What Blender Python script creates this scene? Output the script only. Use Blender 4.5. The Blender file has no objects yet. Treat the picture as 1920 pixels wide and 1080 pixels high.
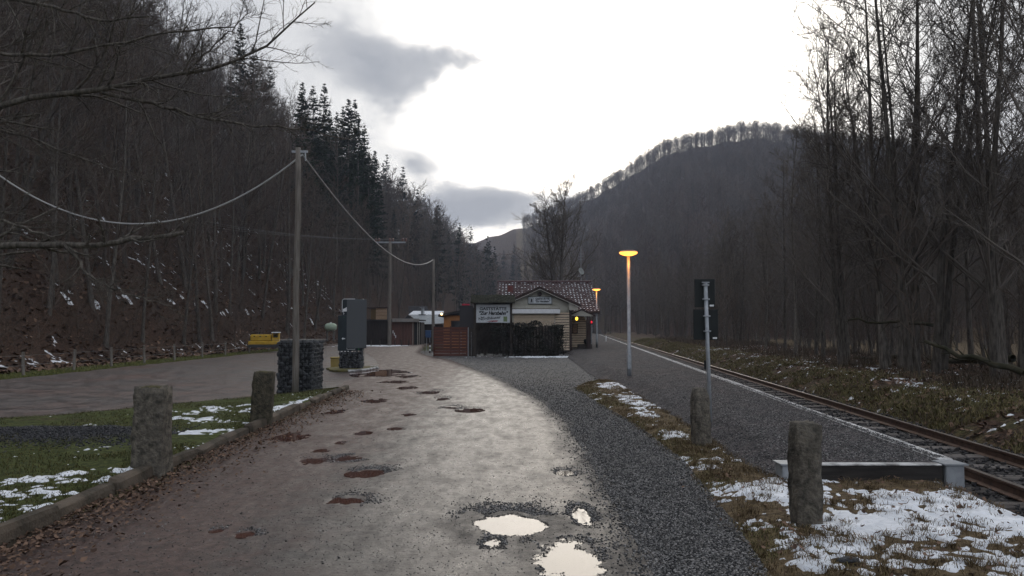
import bpy, math, random
import numpy as np
from mathutils import Vector, Matrix

# ------------------------------------------------------------------ camera, world, sun, exposure
scene = bpy.context.scene
COL = scene.collection
CAM_Z, FPX, TILT = 1.6, 1400.0, math.atan(72 / 1400.0)
cam_d = bpy.data.cameras.new('camera')
cam_d.sensor_width = 36.0
cam_d.lens = FPX / 1920.0 * 36.0
cam_d.clip_start, cam_d.clip_end = 0.05, 6000
cam = bpy.data.objects.new('camera', cam_d)
COL.objects.link(cam)
cam.location = (0, 0, CAM_Z)
cam.rotation_euler = (math.pi / 2 + TILT, 0, 0)
scene.camera = cam

HAZE = .00048
SUN_EL, SUN_AZ = math.radians(19.0), math.radians(9.0)       # azimuth to the right of +Y
SUN_DIR = Vector((math.sin(SUN_AZ) * math.cos(SUN_EL), math.cos(SUN_AZ) * math.cos(SUN_EL), math.sin(SUN_EL)))


def pixdir(px, py):
    u, v = (px - 960) / FPX, (540 - py) / FPX
    c, s = math.cos(TILT), math.sin(TILT)
    return Vector((u, c - v * s, s + v * c))


def at_ground(px, py, z=0.0):
    d = pixdir(px, py)
    k = (z - CAM_Z) / d.z
    return Vector((d.x * k, d.y * k, z))


def at_depth(px, py, Y):
    d = pixdir(px, py)
    k = Y / d.y
    return Vector((d.x * k, Y, CAM_Z + d.z * k))


def build_world():
    w = bpy.data.worlds.new('World')
    scene.world = w
    w.use_nodes = True
    nt = w.node_tree
    nt.nodes.clear()
    N, L = nt.nodes.new, nt.links.new

    def math_(op, a, b=None, clamp=False):
        n = N('ShaderNodeMath'); n.operation = op; n.use_clamp = clamp
        for i, v in enumerate((a, b)):
            if v is None: continue
            if isinstance(v, (int, float)): n.inputs[i].default_value = v
            else: L(v, n.inputs[i])
        return n.outputs[0]

    def vmath(op, a, b=None):
        n = N('ShaderNodeVectorMath'); n.operation = op
        for i, v in enumerate((a, b)):
            if v is None: continue
            if isinstance(v, (tuple, Vector)): n.inputs[i].default_value = tuple(v)
            else: L(v, n.inputs[i])
        return n

    sky = N('ShaderNodeTexSky'); sky.sky_type = 'NISHITA'; sky.sun_disc = False
    sky.sun_elevation = SUN_EL; sky.sun_rotation = SUN_AZ
    sky.air_density = 1.0; sky.dust_density = 1.0
    bg1 = N('ShaderNodeBackground'); bg1.inputs['Strength'].default_value = 0.06
    L(sky.outputs[0], bg1.inputs['Color'])

    tc = N('ShaderNodeTexCoord')
    dirn = vmath('NORMALIZE', tc.outputs['Generated']).outputs[0]
    cs = vmath('DOT_PRODUCT', dirn, SUN_DIR).outputs['Value']
    sep = N('ShaderNodeSeparateXYZ'); L(dirn, sep.inputs[0])
    # thin bright veil of high cloud round the hidden sun
    ramp = N('ShaderNodeValToRGB')
    cr = ramp.color_ramp
    L(math_('MULTIPLY', math_('ADD', cs, 1.0), 0.5), ramp.inputs[0])
    stops = [(0.0, (.58, .62, .70)), (0.5, (.60, .63, .70)), (0.80, (.58, .60, .64)), (0.90, (.54, .55, .57)),
             (0.945, (.56, .565, .58)), (0.972, (.86, .845, .82)), (0.988, (2.1, 1.98, 1.80)), (1.0, (2.9, 2.68, 2.36))]
    while len(cr.elements) < len(stops): cr.elements.new(0.5)
    for e, (p, c) in zip(cr.elements, stops):
        e.position = p; e.color = (*c, 1)
    # broken grey cloud
    mp = N('ShaderNodeMapping'); mp.inputs['Scale'].default_value = (1, 1, 1.9); L(dirn, mp.inputs[0])
    n1 = N('ShaderNodeTexNoise'); n1.inputs['Scale'].default_value = 9.0; n1.inputs['Detail'].default_value = 12
    n1.inputs['Roughness'].default_value = .58; n1.inputs['Distortion'].default_value = .25
    L(mp.outputs[0], n1.inputs['Vector'])
    n2 = N('ShaderNodeTexNoise'); n2.inputs['Scale'].default_value = 2.2; n2.inputs['Detail'].default_value = 3
    L(mp.outputs[0], n2.inputs['Vector'])
    dens = math_('SUBTRACT', math_('ADD', math_('MULTIPLY', n1.outputs[0], 1.6), math_('MULTIPLY', n2.outputs[0], .6)), 1.11)
    # cloud masses (centre direction, size across / up, weight)
    for px, py, ra, rb, wgt in CLOUDS:
        c = pixdir(px, py).normalized()
        d = vmath('SUBTRACT', dirn, c).outputs[0]
        d = vmath('MULTIPLY', d, (1 / ra, 1 / ra, 1 / rb)).outputs[0]
        ln = vmath('LENGTH', d).outputs['Value']
        b = math_('MULTIPLY', math_('SUBTRACT', 1.0, ln, True), wgt)
        dens = math_('ADD', dens, b)
    # clearer round the sun
    hole = math_('MULTIPLY', math_('SUBTRACT', cs, .93, True), 4.0)
    dens = math_('SUBTRACT', dens, hole)
    mask = N('ShaderNodeMapRange'); mask.interpolation_type = 'SMOOTHSTEP'
    mask.inputs['From Min'].default_value = 0.0; mask.inputs['From Max'].default_value = .62
    L(dens, mask.inputs['Value'])
    thick = N('ShaderNodeMapRange')
    thick.inputs['From Min'].default_value = 0.1; thick.inputs['From Max'].default_value = .9
    L(dens, thick.inputs['Value'])
    cc = N('ShaderNodeMix'); cc.data_type = 'RGBA'
    cc.inputs['A'].default_value = (.60, .60, .605, 1); cc.inputs['B'].default_value = (.33, .345, .375, 1)
    L(thick.outputs[0], cc.inputs['Factor'])
    mx = N('ShaderNodeMix'); mx.data_type = 'RGBA'
    L(mask.outputs[0], mx.inputs['Factor']); L(ramp.outputs[0], mx.inputs['A']); L(cc.outputs['Result'], mx.inputs['B'])
    bg2 = N('ShaderNodeBackground'); bg2.inputs['Strength'].default_value = 1.1
    L(mx.outputs['Result'], bg2.inputs['Color'])
    add = N('ShaderNodeMixShader'); L(bg1.outputs[0], add.inputs[1]); L(bg2.outputs[0], add.inputs[2])
    L(math_('MULTIPLY_ADD' if False else 'ADD', math_('MULTIPLY', mask.outputs[0], .1), .88), add.inputs[0])
    out = N('ShaderNodeOutputWorld'); L(add.outputs[0], out.inputs[0])


CLOUDS = [(640, 60, .13, .06, .36), (720, 85, .12, .07, .40), (790, 110, .10, .05, .34), (690, 150, .10, .06, .30), (750, 190, .09, .06, .46), (885, 112, .09, .035, .42), 
          (770, 305, .05, .035, .6), (845, 315, .06, .025, .5), (930, 385, .16, .045, .9), (820, 400, .14, .05, .8),
          (1075, 385, .06, .035, .6)]
build_world()
sun_d = bpy.data.lights.new('sun', 'SUN')
sun_d.energy, sun_d.angle, sun_d.color = 0.55, math.radians(45), (1, .91, .80)
sun = bpy.data.objects.new('sun', sun_d); COL.objects.link(sun)
sun.rotation_euler = (-SUN_DIR).to_track_quat('-Z', 'Y').to_euler()
scene.view_settings.view_transform = 'Standard'
scene.view_settings.look = 'None'
scene.view_settings.exposure = 0.28
scene.view_settings.gamma = 1.0
scene.view_settings.use_curve_mapping = False
scene.cycles.use_denoising = True
scene.cycles.use_adaptive_sampling = True
scene.cycles.adaptive_threshold = 0.03
scene.cycles.max_bounces = 5
scene.cycles.diffuse_bounces = 2
scene.cycles.glossy_bounces = 2
scene.cycles.volume_bounces = 0
scene.cycles.caustics_reflective = False
scene.cycles.caustics_refractive = False

# ------------------------------------------------------------------ helpers
rng = np.random.default_rng(7)
random.seed(7)


def tag(o, label=None, cat=None, group=None, kind=None):
    if label: o['label'] = label
    if cat: o['category'] = cat
    if group: o['group'] = group
    if kind: o['kind'] = kind
    return o


def mesh_np(name, V, faces, smooth=False):
    """V (n,3); faces: list of (m,k) int arrays"""
    me = bpy.data.meshes.new(name)
    V = np.asarray(V, np.float32)
    me.vertices.add(len(V)); me.vertices.foreach_set('co', V.ravel())
    faces = [np.asarray(f, np.int32) for f in faces if len(f)]
    nl = sum(f.size for f in faces); npoly = sum(len(f) for f in faces)
    me.loops.add(nl); me.polygons.add(npoly)
    me.loops.foreach_set('vertex_index', np.concatenate([f.ravel() for f in faces]))
    tot = np.concatenate([np.full(len(f), f.shape[1], np.int32) for f in faces])
    st = np.concatenate([[0], np.cumsum(tot)[:-1]]).astype(np.int32)
    me.polygons.foreach_set('loop_start', st)
    me.polygons.foreach_set('loop_total', tot)
    if smooth: me.polygons.foreach_set('use_smooth', np.ones(npoly, bool))
    me.update(calc_edges=True)
    return me


def add_attr(me, name, vals):
    a = me.attributes.new(name, 'FLOAT', 'POINT')
    a.data.foreach_set('value', np.asarray(vals, np.float32))


def link(name, me, mat=None, parent=None):
    o = bpy.data.objects.new(name, me)
    COL.objects.link(o)
    if mat is not None and not me.materials: me.materials.append(mat)
    if parent is not None: o.parent = parent
    return o


def empty(name, loc=(0, 0, 0), rz=0.0):
    o = bpy.data.objects.new(name, None); COL.objects.link(o)
    o.empty_display_size = .2
    o.location = loc; o.rotation_euler = (0, 0, rz)
    return o


class MB:
    """collects simple solids and builds one mesh"""
    def __init__(self): self.v, self.f = [], []

    def add(self, V, F):
        b = len(self.v)
        self.v += [tuple(p) for p in V]
        self.f += [tuple(i + b for i in q) for q in F]
        return self

    def box(self, x0, x1, y0, y1, z0, z1, M=None, bev=0.0):
        if bev > 0:
            b = bev
            V, F = [], []
            # chamfered box: three nested corner sets
            for sx in (0, 1):
                for sy in (0, 1):
                    for sz in (0, 1):
                        X, Y, Z = (x0, x1)[sx], (y0, y1)[sy], (z0, z1)[sz]
                        ix, iy, iz = (b, -b)[sx], (b, -b)[sy], (b, -b)[sz]
                        V += [(X, Y + iy, Z + iz), (X + ix, Y, Z + iz), (X + ix, Y + iy, Z)]
            def i(sx, sy, sz, k): return (sx * 4 + sy * 2 + sz) * 3 + k
            for s in (0, 1):
                q = [i(s, 0, 0, 0), i(s, 1, 0, 0), i(s, 1, 1, 0), i(s, 0, 1, 0)]; F.append(q if s else q[::-1])
                q = [i(0, s, 0, 1), i(0, s, 1, 1), i(1, s, 1, 1), i(1, s, 0, 1)]; F.append(q if s else q[::-1])
                q = [i(0, 0, s, 2), i(1, 0, s, 2), i(1, 1, s, 2), i(0, 1, s, 2)]; F.append(q if s else q[::-1])
            for a in (0, 1):
                for c in (0, 1):
                    F.append((i(0, a, c, 1), i(1, a, c, 1), i(1, a, c, 2), i(0, a, c, 2)))
                    F.append((i(a, 0, c, 0), i(a, 1, c, 0), i(a, 1, c, 2), i(a, 0, c, 2)))
                    F.append((i(a, c, 0, 0), i(a, c, 1, 0), i(a, c, 1, 1), i(a, c, 0, 1)))
            for sx in (0, 1):
                for sy in (0, 1):
                    for sz in (0, 1): F.append((i(sx, sy, sz, 0), i(sx, sy, sz, 1), i(sx, sy, sz, 2)))
        else:
            V = [(x0, y0, z0), (x1, y0, z0), (x1, y1, z0), (x0, y1, z0), (x0, y0, z1), (x1, y0, z1), (x1, y1, z1), (x0, y1, z1)]
            F = [(0, 3, 2, 1), (4, 5, 6, 7), (0, 1, 5, 4), (1, 2, 6, 5), (2, 3, 7, 6), (3, 0, 4, 7)]
        if M is not None: V = [M @ Vector(p) for p in V]
        return self.add(V, F)

    def tube(self, pts, r, n=8, cap=True):
        pts = [Vector(p) for p in pts]
        rs = r if isinstance(r, (list, tuple)) else [r] * len(pts)
        V, F = [], []
        for k, p in enumerate(pts):
            t = (pts[min(k + 1, len(pts) - 1)] - pts[max(k - 1, 0)]).normalized()
            ref = Vector((0, 0, 1)) if abs(t.z) < .9 else Vector((1, 0, 0))
            u = t.cross(ref).normalized(); w = t.cross(u)
            for j in range(n):
                a = 2 * math.pi * j / n
                V.append(p + (u * math.cos(a) + w * math.sin(a)) * rs[k])
        for k in range(len(pts) - 1):
            for j in range(n):
                F.append((k * n + j, k * n + (j + 1) % n, (k + 1) * n + (j + 1) % n, (k + 1) * n + j))
        if cap:
            F.append(tuple(range(n))[::-1]); F.append(tuple((len(pts) - 1) * n + j for j in range(n)))
        return self.add(V, F)

    def lathe(self, prof, c=(0, 0, 0), n=20):
        V, F = [], []
        for r, z in prof:
            for j in range(n):
                a = 2 * math.pi * j / n
                V.append((c[0] + r * math.cos(a), c[1] + r * math.sin(a), c[2] + z))
        for k in range(len(prof) - 1):
            for j in range(n): F.append((k * n + j, k * n + (j + 1) % n, (k + 1) * n + (j + 1) % n, (k + 1) * n + j))
        F.append(tuple(range(n))[::-1]); F.append(tuple((len(prof) - 1) * n + j for j in range(n)))
        return self.add(V, F)

    def prism(self, poly, y0, y1):
        """polygon in x,z pushed along y"""
        n = len(poly)
        V = [(x, y0, z) for x, z in poly] + [(x, y1, z) for x, z in poly]
        F = [tuple(range(n)), tuple(range(2 * n - 1, n - 1, -1))] + [(i, (i + 1) % n, n + (i + 1) % n, n + i)[::-1] for i in range(n)]
        return self.add(V, F)

    def build(self, name, mat, parent=None, smooth=False):
        me = bpy.data.meshes.new(name)
        me.from_pydata(self.v, [], self.f)
        if smooth: me.polygons.foreach_set('use_smooth', np.ones(len(me.polygons), bool))
        me.update()
        return link(name, me, mat, parent)


def copy_tree(o, parent=None):
    c = o.copy(); COL.objects.link(c)
    if parent is not None: c.parent = parent
    for ch in o.children: copy_tree(ch, c)
    return c


# ---- value noise in numpy
def _hash(ix, iy, seed):
    h = (ix.astype(np.int64) * 374761393 + iy.astype(np.int64) * 668265263 + seed * 1442695041) & 0xFFFFFFFF
    h = ((h ^ (h >> 13)) * 1274126177) & 0xFFFFFFFF
    h = (h ^ (h >> 16)) & 0xFFFFFFFF
    return h / 4294967295.0


def vnoise(x, y, seed=0):
    ix, iy = np.floor(x), np.floor(y)
    fx, fy = x - ix, y - iy
    fx, fy = fx * fx * (3 - 2 * fx), fy * fy * (3 - 2 * fy)
    a, b = _hash(ix, iy, seed), _hash(ix + 1, iy, seed)
    c, d = _hash(ix, iy + 1, seed), _hash(ix + 1, iy + 1, seed)
    return (a + (b - a) * fx) * (1 - fy) + (c + (d - c) * fx) * fy


def fbm(x, y, scale=1.0, octv=4, seed=0):
    x, y = np.asarray(x, float), np.asarray(y, float)
    s, amp, tot, f = 0.0, 1.0, 0.0, scale
    for i in range(octv):
        s = s + amp * vnoise(x * f + 17.3 * i, y * f - 9.1 * i, seed + i); tot += amp; amp *= .5; f *= 2.03
    return s / tot


def sstep(a, b, x):
    t = np.clip((np.asarray(x, float) - a) / (b - a), 0, 1)
    return t * t * (3 - 2 * t)


# ---- materials
MATS = {}


def material(name, c1, c2=None, scale=4.0, rough=.85, bump=0.0, bscale=30.0, spec=.3, detail=5, attr=None, c3=None,
             metallic=0.0, emit=None, estr=0.0, rvar=0.0, stretch=None, rand=0.0, contrast=(.35, .65), coat=0.0):
    if name in MATS: return MATS[name]
    m = bpy.data.materials.new(name); m.use_nodes = True
    nt = m.node_tree; N, L = nt.nodes.new, nt.links.new
    b = nt.nodes['Principled BSDF']
    b.inputs['Roughness'].default_value = rough
    b.inputs['Metallic'].default_value = metallic
    b.inputs['Specular IOR Level'].default_value = spec
    b.inputs['Coat Weight'].default_value = coat
    tc = N('ShaderNodeTexCoord')
    vec = tc.outputs['Object']
    if stretch:
        mp = N('ShaderNodeMapping'); mp.inputs['Scale'].default_value = stretch; L(vec, mp.inputs[0]); vec = mp.outputs[0]
    col = None
    if c2 is not None:
        nz = N('ShaderNodeTexNoise'); nz.inputs['Scale'].default_value = scale; nz.inputs['Detail'].default_value = detail
        nz.inputs['Roughness'].default_value = .6
        L(vec, nz.inputs['Vector'])
        rp = N('ShaderNodeValToRGB'); rp.color_ramp.elements[0].position = contrast[0]; rp.color_ramp.elements[1].position = contrast[1]
        rp.color_ramp.elements[0].color = (*c1, 1); rp.color_ramp.elements[1].color = (*c2, 1)
        L(nz.outputs[0], rp.inputs[0]); col = rp.outputs[0]
        if rvar:
            mr = N('ShaderNodeMapRange'); mr.inputs['To Min'].default_value = rough - rvar; mr.inputs['To Max'].default_value = rough + rvar
            mr.inputs['From Min'].default_value = .3; mr.inputs['From Max'].default_value = .7
            L(nz.outputs[0], mr.inputs[0]); L(mr.outputs[0], b.inputs['Roughness'])
    else:
        b.inputs['Base Color'].default_value = (*c1, 1)
    if attr and c3 is not None:
        at = N('ShaderNodeAttribute'); at.attribute_name = attr
        mx = N('ShaderNodeMix'); mx.data_type = 'RGBA'
        L(at.outputs['Fac'], mx.inputs['Factor'])
        if col is not None: L(col, mx.inputs['A'])
        else: mx.inputs['A'].default_value = (*c1, 1)
        mx.inputs['B'].default_value = (*c3, 1); col = mx.outputs['Result']
    if rand:
        oi = N('ShaderNodeObjectInfo'); mr = N('ShaderNodeMapRange')
        mr.inputs['To Min'].default_value = 1 - rand; mr.inputs['To Max'].default_value = 1 + rand
        L(oi.outputs['Random'], mr.inputs[0])
        vm = N('ShaderNodeVectorMath'); vm.operation = 'SCALE'
        if col is not None: L(col, vm.inputs[0])
        else: vm.inputs[0].default_value = c1
        L(mr.outputs[0], vm.inputs['Scale']); col = vm.outputs[0]
    if col is not None: L(col, b.inputs['Base Color'])
    if bump:
        nb = N('ShaderNodeTexNoise'); nb.inputs['Scale'].default_value = bscale; nb.inputs['Detail'].default_value = 4
        L(vec, nb.inputs['Vector'])
        bp = N('ShaderNodeBump'); bp.inputs['Strength'].default_value = bump; bp.inputs['Distance'].default_value = .02
        L(nb.outputs[0], bp.inputs['Height']); L(bp.outputs[0], b.inputs['Normal'])
    if emit:
        b.inputs['Emission Color'].default_value = (*emit, 1); b.inputs['Emission Strength'].default_value = estr
    MATS[name] = m
    return m


def ground_material():
    m = bpy.data.materials.new('ground'); m.use_nodes = True
    nt = m.node_tree; N, L = nt.nodes.new, nt.links.new
    b = nt.nodes['Principled BSDF']; b.inputs['Roughness'].default_value = .95; b.inputs['Specular IOR Level'].default_value = .15
    tc = N('ShaderNodeTexCoord')

    def noise(s, d=6):
        n = N('ShaderNodeTexNoise'); n.inputs['Scale'].default_value = s; n.inputs['Detail'].default_value = d; n.inputs['Roughness'].default_value = .65
        L(tc.outputs['Object'], n.inputs['Vector']); return n.outputs[0]

    def ramp(f, c1, c2, a=.38, e=.62):
        r = N('ShaderNodeValToRGB'); r.color_ramp.elements[0].position = a; r.color_ramp.elements[1].position = e
        r.color_ramp.elements[0].color = (*c1, 1); r.color_ramp.elements[1].color = (*c2, 1); L(f, r.inputs[0]); return r.outputs[0]

    def mix(f, a, c):
        x = N('ShaderNodeMix'); x.data_type = 'RGBA'; L(f, x.inputs['Factor']); L(a, x.inputs['A']); L(c, x.inputs['B']); return x.outputs['Result']
    fine = noise(14, 8); mid = noise(1.7)
    litter = ramp(fine, (.022, .014, .010), (.105, .062, .042), .42, .64)
    green = ramp(fine, (.03, .038, .012), (.085, .10, .03))
    dry = ramp(fine, (.06, .042, .025), (.17, .125, .07))
    gravel = ramp(noise(60, 3), (.02, .02, .022), (.09, .09, .092))
    ag = N('ShaderNodeAttribute'); ag.attribute_name = 'green'
    ad = N('ShaderNodeAttribute'); ad.attribute_name = 'dry'
    av = N('ShaderNodeAttribute'); av.attribute_name = 'gravel'

    def edge(att):
        s = N('ShaderNodeMath'); s.operation = 'ADD'; L(att.outputs['Fac'], s.inputs[0])
        q = N('ShaderNodeMath'); q.operation = 'MULTIPLY_ADD'; L(mid, q.inputs[0]); q.inputs[1].default_value = 1.2; q.inputs[2].default_value = -.6
        L(q.outputs[0], s.inputs[1])
        r = N('ShaderNodeMapRange'); r.inputs['From Min'].default_value = .3; r.inputs['From Max'].default_value = .7; L(s.outputs[0], r.inputs[0])
        return r.outputs[0]
    c = mix(edge(ad), litter, dry)
    c = mix(edge(ag), c, green)
    c = mix(edge(av), c, gravel)
    L(c, b.inputs['Base Color'])
    bp = N('ShaderNodeBump'); bp.inputs['Strength'].default_value = .8; bp.inputs['Distance'].default_value = .04
    L(noise(22, 6), bp.inputs['Height']); L(bp.outputs[0], b.inputs['Normal'])
    return m


def road_material():
    m = bpy.data.materials.new('wet_road'); m.use_nodes = True
    nt = m.node_tree; N, L = nt.nodes.new, nt.links.new
    b = nt.nodes['Principled BSDF']; b.inputs['IOR'].default_value = 1.4; b.inputs['Specular IOR Level'].default_value = .5
    tc = N('ShaderNodeTexCoord')

    def noise(s, d=6, r=.6, st=None):
        n = N('ShaderNodeTexNoise'); n.inputs['Scale'].default_value = s; n.inputs['Detail'].default_value = d; n.inputs['Roughness'].default_value = r
        v = tc.outputs['Object']
        if st:
            mp = N('ShaderNodeMapping'); mp.inputs['Scale'].default_value = st; L(v, mp.inputs[0]); v = mp.outputs[0]
        L(v, n.inputs['Vector']); return n.outputs[0]

    def ramp(f, c1, c2, a=.38, e=.62):
        r = N('ShaderNodeValToRGB'); r.color_ramp.elements[0].position = a; r.color_ramp.elements[1].position = e
        r.color_ramp.elements[0].color = (*c1, 1); r.color_ramp.elements[1].color = (*c2, 1); L(f, r.inputs[0]); return r.outputs[0]
    pit = ramp(noise(26, 3, .7), (1, 1, 1), (.32, .32, .33), .56, .68)
    asphalt0 = ramp(noise(9, 8, .75), (.026, .023, .021), (.098, .086, .076), .40, .62)
    vm = N('ShaderNodeVectorMath'); vm.operation = 'MULTIPLY'; L(asphalt0, vm.inputs[0]); L(pit, vm.inputs[1]); asphalt = vm.outputs[0]
    mud = ramp(noise(12, 8, .75), (.032, .020, .017), (.098, .060, .050))
    am = N('ShaderNodeAttribute'); am.attribute_name = 'mud'
    s = N('ShaderNodeMath'); s.operation = 'MULTIPLY_ADD'; L(noise(2.3, 7, .65), s.inputs[0]); s.inputs[1].default_value = 1.6; s.inputs[2].default_value = -.8
    a2 = N('ShaderNodeMath'); a2.operation = 'ADD'; L(am.outputs['Fac'], a2.inputs[0]); L(s.outputs[0], a2.inputs[1])
    mr = N('ShaderNodeMapRange'); mr.inputs['From Min'].default_value = .2; mr.inputs['From Max'].default_value = .8; L(a2.outputs[0], mr.inputs[0])
    mx = N('ShaderNodeMix'); mx.data_type = 'RGBA'; L(mr.outputs[0], mx.inputs['Factor']); L(asphalt, mx.inputs['A']); L(mud, mx.inputs['B'])
    L(mx.outputs['Result'], b.inputs['Base Color'])
    ro = N('ShaderNodeMapRange'); ro.inputs['From Min'].default_value = .3; ro.inputs['From Max'].default_value = .7
    ro.inputs['To Min'].default_value = .16; ro.inputs['To Max'].default_value = .60
    L(noise(2.4, 10, .75, (1.6, .6, 1)), ro.inputs[0])
    ad = N('ShaderNodeAttribute'); ad.attribute_name = 'rough'
    ra = N('ShaderNodeMath'); ra.operation = 'ADD'; ra.use_clamp = True; L(ro.outputs[0], ra.inputs[0]); L(ad.outputs['Fac'], ra.inputs[1])
    L(ra.outputs[0], b.inputs['Roughness'])
    bp = N('ShaderNodeBump'); bp.inputs['Strength'].default_value = .42; bp.inputs['Distance'].default_value = .012
    L(noise(26, 6, .75), bp.inputs['Height'])
    bp2 = N('ShaderNodeBump'); bp2.inputs['Strength'].default_value = .30; bp2.inputs['Distance'].default_value = .03
    L(noise(7, 5, .6), bp2.inputs['Height']); L(bp.outputs[0], bp2.inputs['Normal']); L(bp2.outputs[0], b.inputs['Normal'])
    return m


def speckled(name, dark, light, patch, scales=(1.1, 9, 45), rough=.9, spec=.2, bump=1.0, rvar=.0):
    m = bpy.data.materials.new(name); m.use_nodes = True
    nt = m.node_tree; N, L = nt.nodes.new, nt.links.new
    b = nt.nodes['Principled BSDF']; b.inputs['Roughness'].default_value = rough; b.inputs['Specular IOR Level'].default_value = spec
    tc = N('ShaderNodeTexCoord'); ns = []
    for q in scales:
        n = N('ShaderNodeTexNoise'); n.inputs['Scale'].default_value = q; n.inputs['Detail'].default_value = 6; n.inputs['Roughness'].default_value = .7
        L(tc.outputs['Object'], n.inputs['Vector']); ns.append(n.outputs[0])
    def mm(op, a, c):
        n = N('ShaderNodeMath'); n.operation = op
        for i, v in enumerate((a, c)):
            if isinstance(v, float): n.inputs[i].default_value = v
            else: L(v, n.inputs[i])
        return n.outputs[0]
    f = mm('ADD', mm('MULTIPLY', ns[1], .5), mm('MULTIPLY', ns[2], .5))
    r = N('ShaderNodeValToRGB'); r.color_ramp.elements[0].position = .43; r.color_ramp.elements[1].position = .59
    r.color_ramp.elements[0].color = (*dark, 1); r.color_ramp.elements[1].color = (*light, 1); L(f, r.inputs[0])
    mr = N('ShaderNodeMapRange'); mr.inputs['From Min'].default_value = .45; mr.inputs['From Max'].default_value = .68; L(ns[0], mr.inputs[0])
    mx = N('ShaderNodeMix'); mx.data_type = 'RGBA'; L(mr.outputs[0], mx.inputs['Factor']); L(r.outputs[0], mx.inputs['A'])
    vm = N('ShaderNodeVectorMath'); vm.operation = 'MULTIPLY'; L(r.outputs[0], vm.inputs[0]); vm.inputs[1].default_value = patch
    L(vm.outputs[0], mx.inputs['B']); L(mx.outputs['Result'], b.inputs['Base Color'])
    if rvar:
        m2 = N('ShaderNodeMapRange'); m2.inputs['From Min'].default_value = .35; m2.inputs['From Max'].default_value = .65
        m2.inputs['To Min'].default_value = rough - rvar; m2.inputs['To Max'].default_value = rough + rvar; L(ns[1], m2.inputs[0]); L(m2.outputs[0], b.inputs['Roughness'])
    bp = N('ShaderNodeBump'); bp.inputs['Strength'].default_value = bump; bp.inputs['Distance'].default_value = .03
    L(f, bp.inputs['Height']); L(bp.outputs[0], b.inputs['Normal'])
    return m


def water_material(name, col, rough=.02):
    m = material(name, col, rough=rough, spec=.5)
    m.node_tree.nodes['Principled BSDF'].inputs['IOR'].default_value = 1.33
    return m


M_STONE = material('old_stone', (.050, .046, .038), (.19, .168, .135), scale=14, bump=1.0, bscale=45, rough=.95, rand=.15)
M_MOSS = material('mossy_stone', (.024, .024, .016), (.10, .085, .060), scale=14, bump=1.0, bscale=45, rough=.95)
M_WOODPOLE = material('weathered_pole', (.11, .095, .08), (.22, .20, .175), scale=5, stretch=(6, 6, .4), bump=.3, bscale=20, rough=.9)
M_GALV = material('galvanised_steel', (.26, .28, .30), (.38, .40, .42), scale=8, rough=.5, metallic=.35, spec=.5)
M_DARKWOOD = material('dark_old_wood', (.025, .02, .017), (.075, .062, .052), scale=4, stretch=(5, 5, .6), bump=.4, bscale=25)
M_REDWOOD = material('red_brown_board', (.075, .026, .018), (.125, .046, .032), scale=4, stretch=(.8, 4, 6), bump=.3, bscale=25, rough=.7, rand=.15)
M_SIDING = material('cream_siding', (.50, .40, .29), (.60, .49, .37), scale=3, bump=.1, bscale=20, rough=.75, rand=.05)
M_PLASTER = material('grey_green_plaster', (.40, .385, .32), (.47, .455, .39), scale=5, bump=.1, rough=.85)
M_WHITE = material('white_paint', (.70, .71, .72), (.80, .81, .82), scale=6, rough=.6)
M_TILE = material('dark_red_roof_tile', (.045, .024, .026), (.080, .043, .045), scale=3, rough=.6, bump=.15)
M_SNOW = material('snow', (.60, .63, .67), (.86, .88, .91), scale=5, rough=.8, bump=.5, bscale=25, spec=.2)
M_BLACK = material('black_board', (.006, .009, .009), (.010, .014, .014), scale=5, rough=.5)
M_BARK = material('grey_brown_bark', (.048, .043, .037), (.15, .134, .115), scale=5, stretch=(4, 4, .8), bump=.8, bscale=18, rough=.95, spec=.1, rand=.25)
M_TWIG = material('dark_twigs', (.090, .078, .068), (.135, .116, .10), scale=1.5, rough=.95, spec=.1, rand=.3)
M_TWIG_R = material('reddish_twigs', (.088, .068, .056), (.128, .100, .082), scale=1.5, rough=.95, spec=.1, rand=.3)
M_ALDER_TWIG = material('alder_twigs', (.100, .088, .077), (.150, .131, .114), scale=1.5, rough=.95, spec=.1, rand=.25)
M_ALDER_BARK = material('alder_bark', (.055, .049, .042), (.175, .156, .134), scale=5, stretch=(4, 4, .8), bump=.8, bscale=18, rough=.95, spec=.1, rand=.25)
M_NEEDLE = material('spruce_needles', (.010, .018, .012), (.030, .045, .026), scale=2.0, rough=.9, spec=.1, rand=.25)

# ------------------------------------------------------------------ layout curves
def curve(pts):
    a = np.array(pts, float)
    return lambda y: np.interp(y, a[:, 0], a[:, 1])


def kerb_x(y): return -3.75 - .035 * (np.asarray(y, float) - 5.5)
def edge_x(y): return 4.63 + .087 * (np.asarray(y, float) - 7.9)          # platform edge / track line


road_l = curve([(0, -3.55), (5.5, -3.72), (18.5, -4.2), (20, -4.7), (25, -5.0), (30, -5.4), (38, -7.0), (46, -9.2), (56, -12.5), (64, -16), (70, -17)])
road_r = curve([(0, 1.0), (7, 1.02), (12.6, 1.0), (16, .72), (20.7, 0), (25, -.75), (30.7, -1.9), (36, -3.0), (41, -4.6), (46, -5.6), (56, -6.6), (64, -7.5), (70, -8)])
lot_r = curve([(4, -17), (8, -15), (10.5, -11.5), (12.6, -8.6), (17.2, -5.5), (19.5, -4.9), (21, -4.4), (30, -4.9), (46, -8.5), (60, -13)])
should_r = curve([(0, 1.4), (4, 1.5), (6, 1.75), (9, 2.0), (12, 2.0), (16, 1.75), (20, 1.65), (22, 2.3), (24.5, 3.3), (50, 3.7)])
plat_l = curve([(7.6, 2.55), (9, 2.5), (13, 2.65), (20, 2.75), (25, 2.6), (47, 3.0), (50, 4.6), (140, 12.0)])
toe_l = curve([(-50, -18.2), (60, -18.2), (130, -12.5), (220, -3), (320, 4), (900, 10)])
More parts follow.
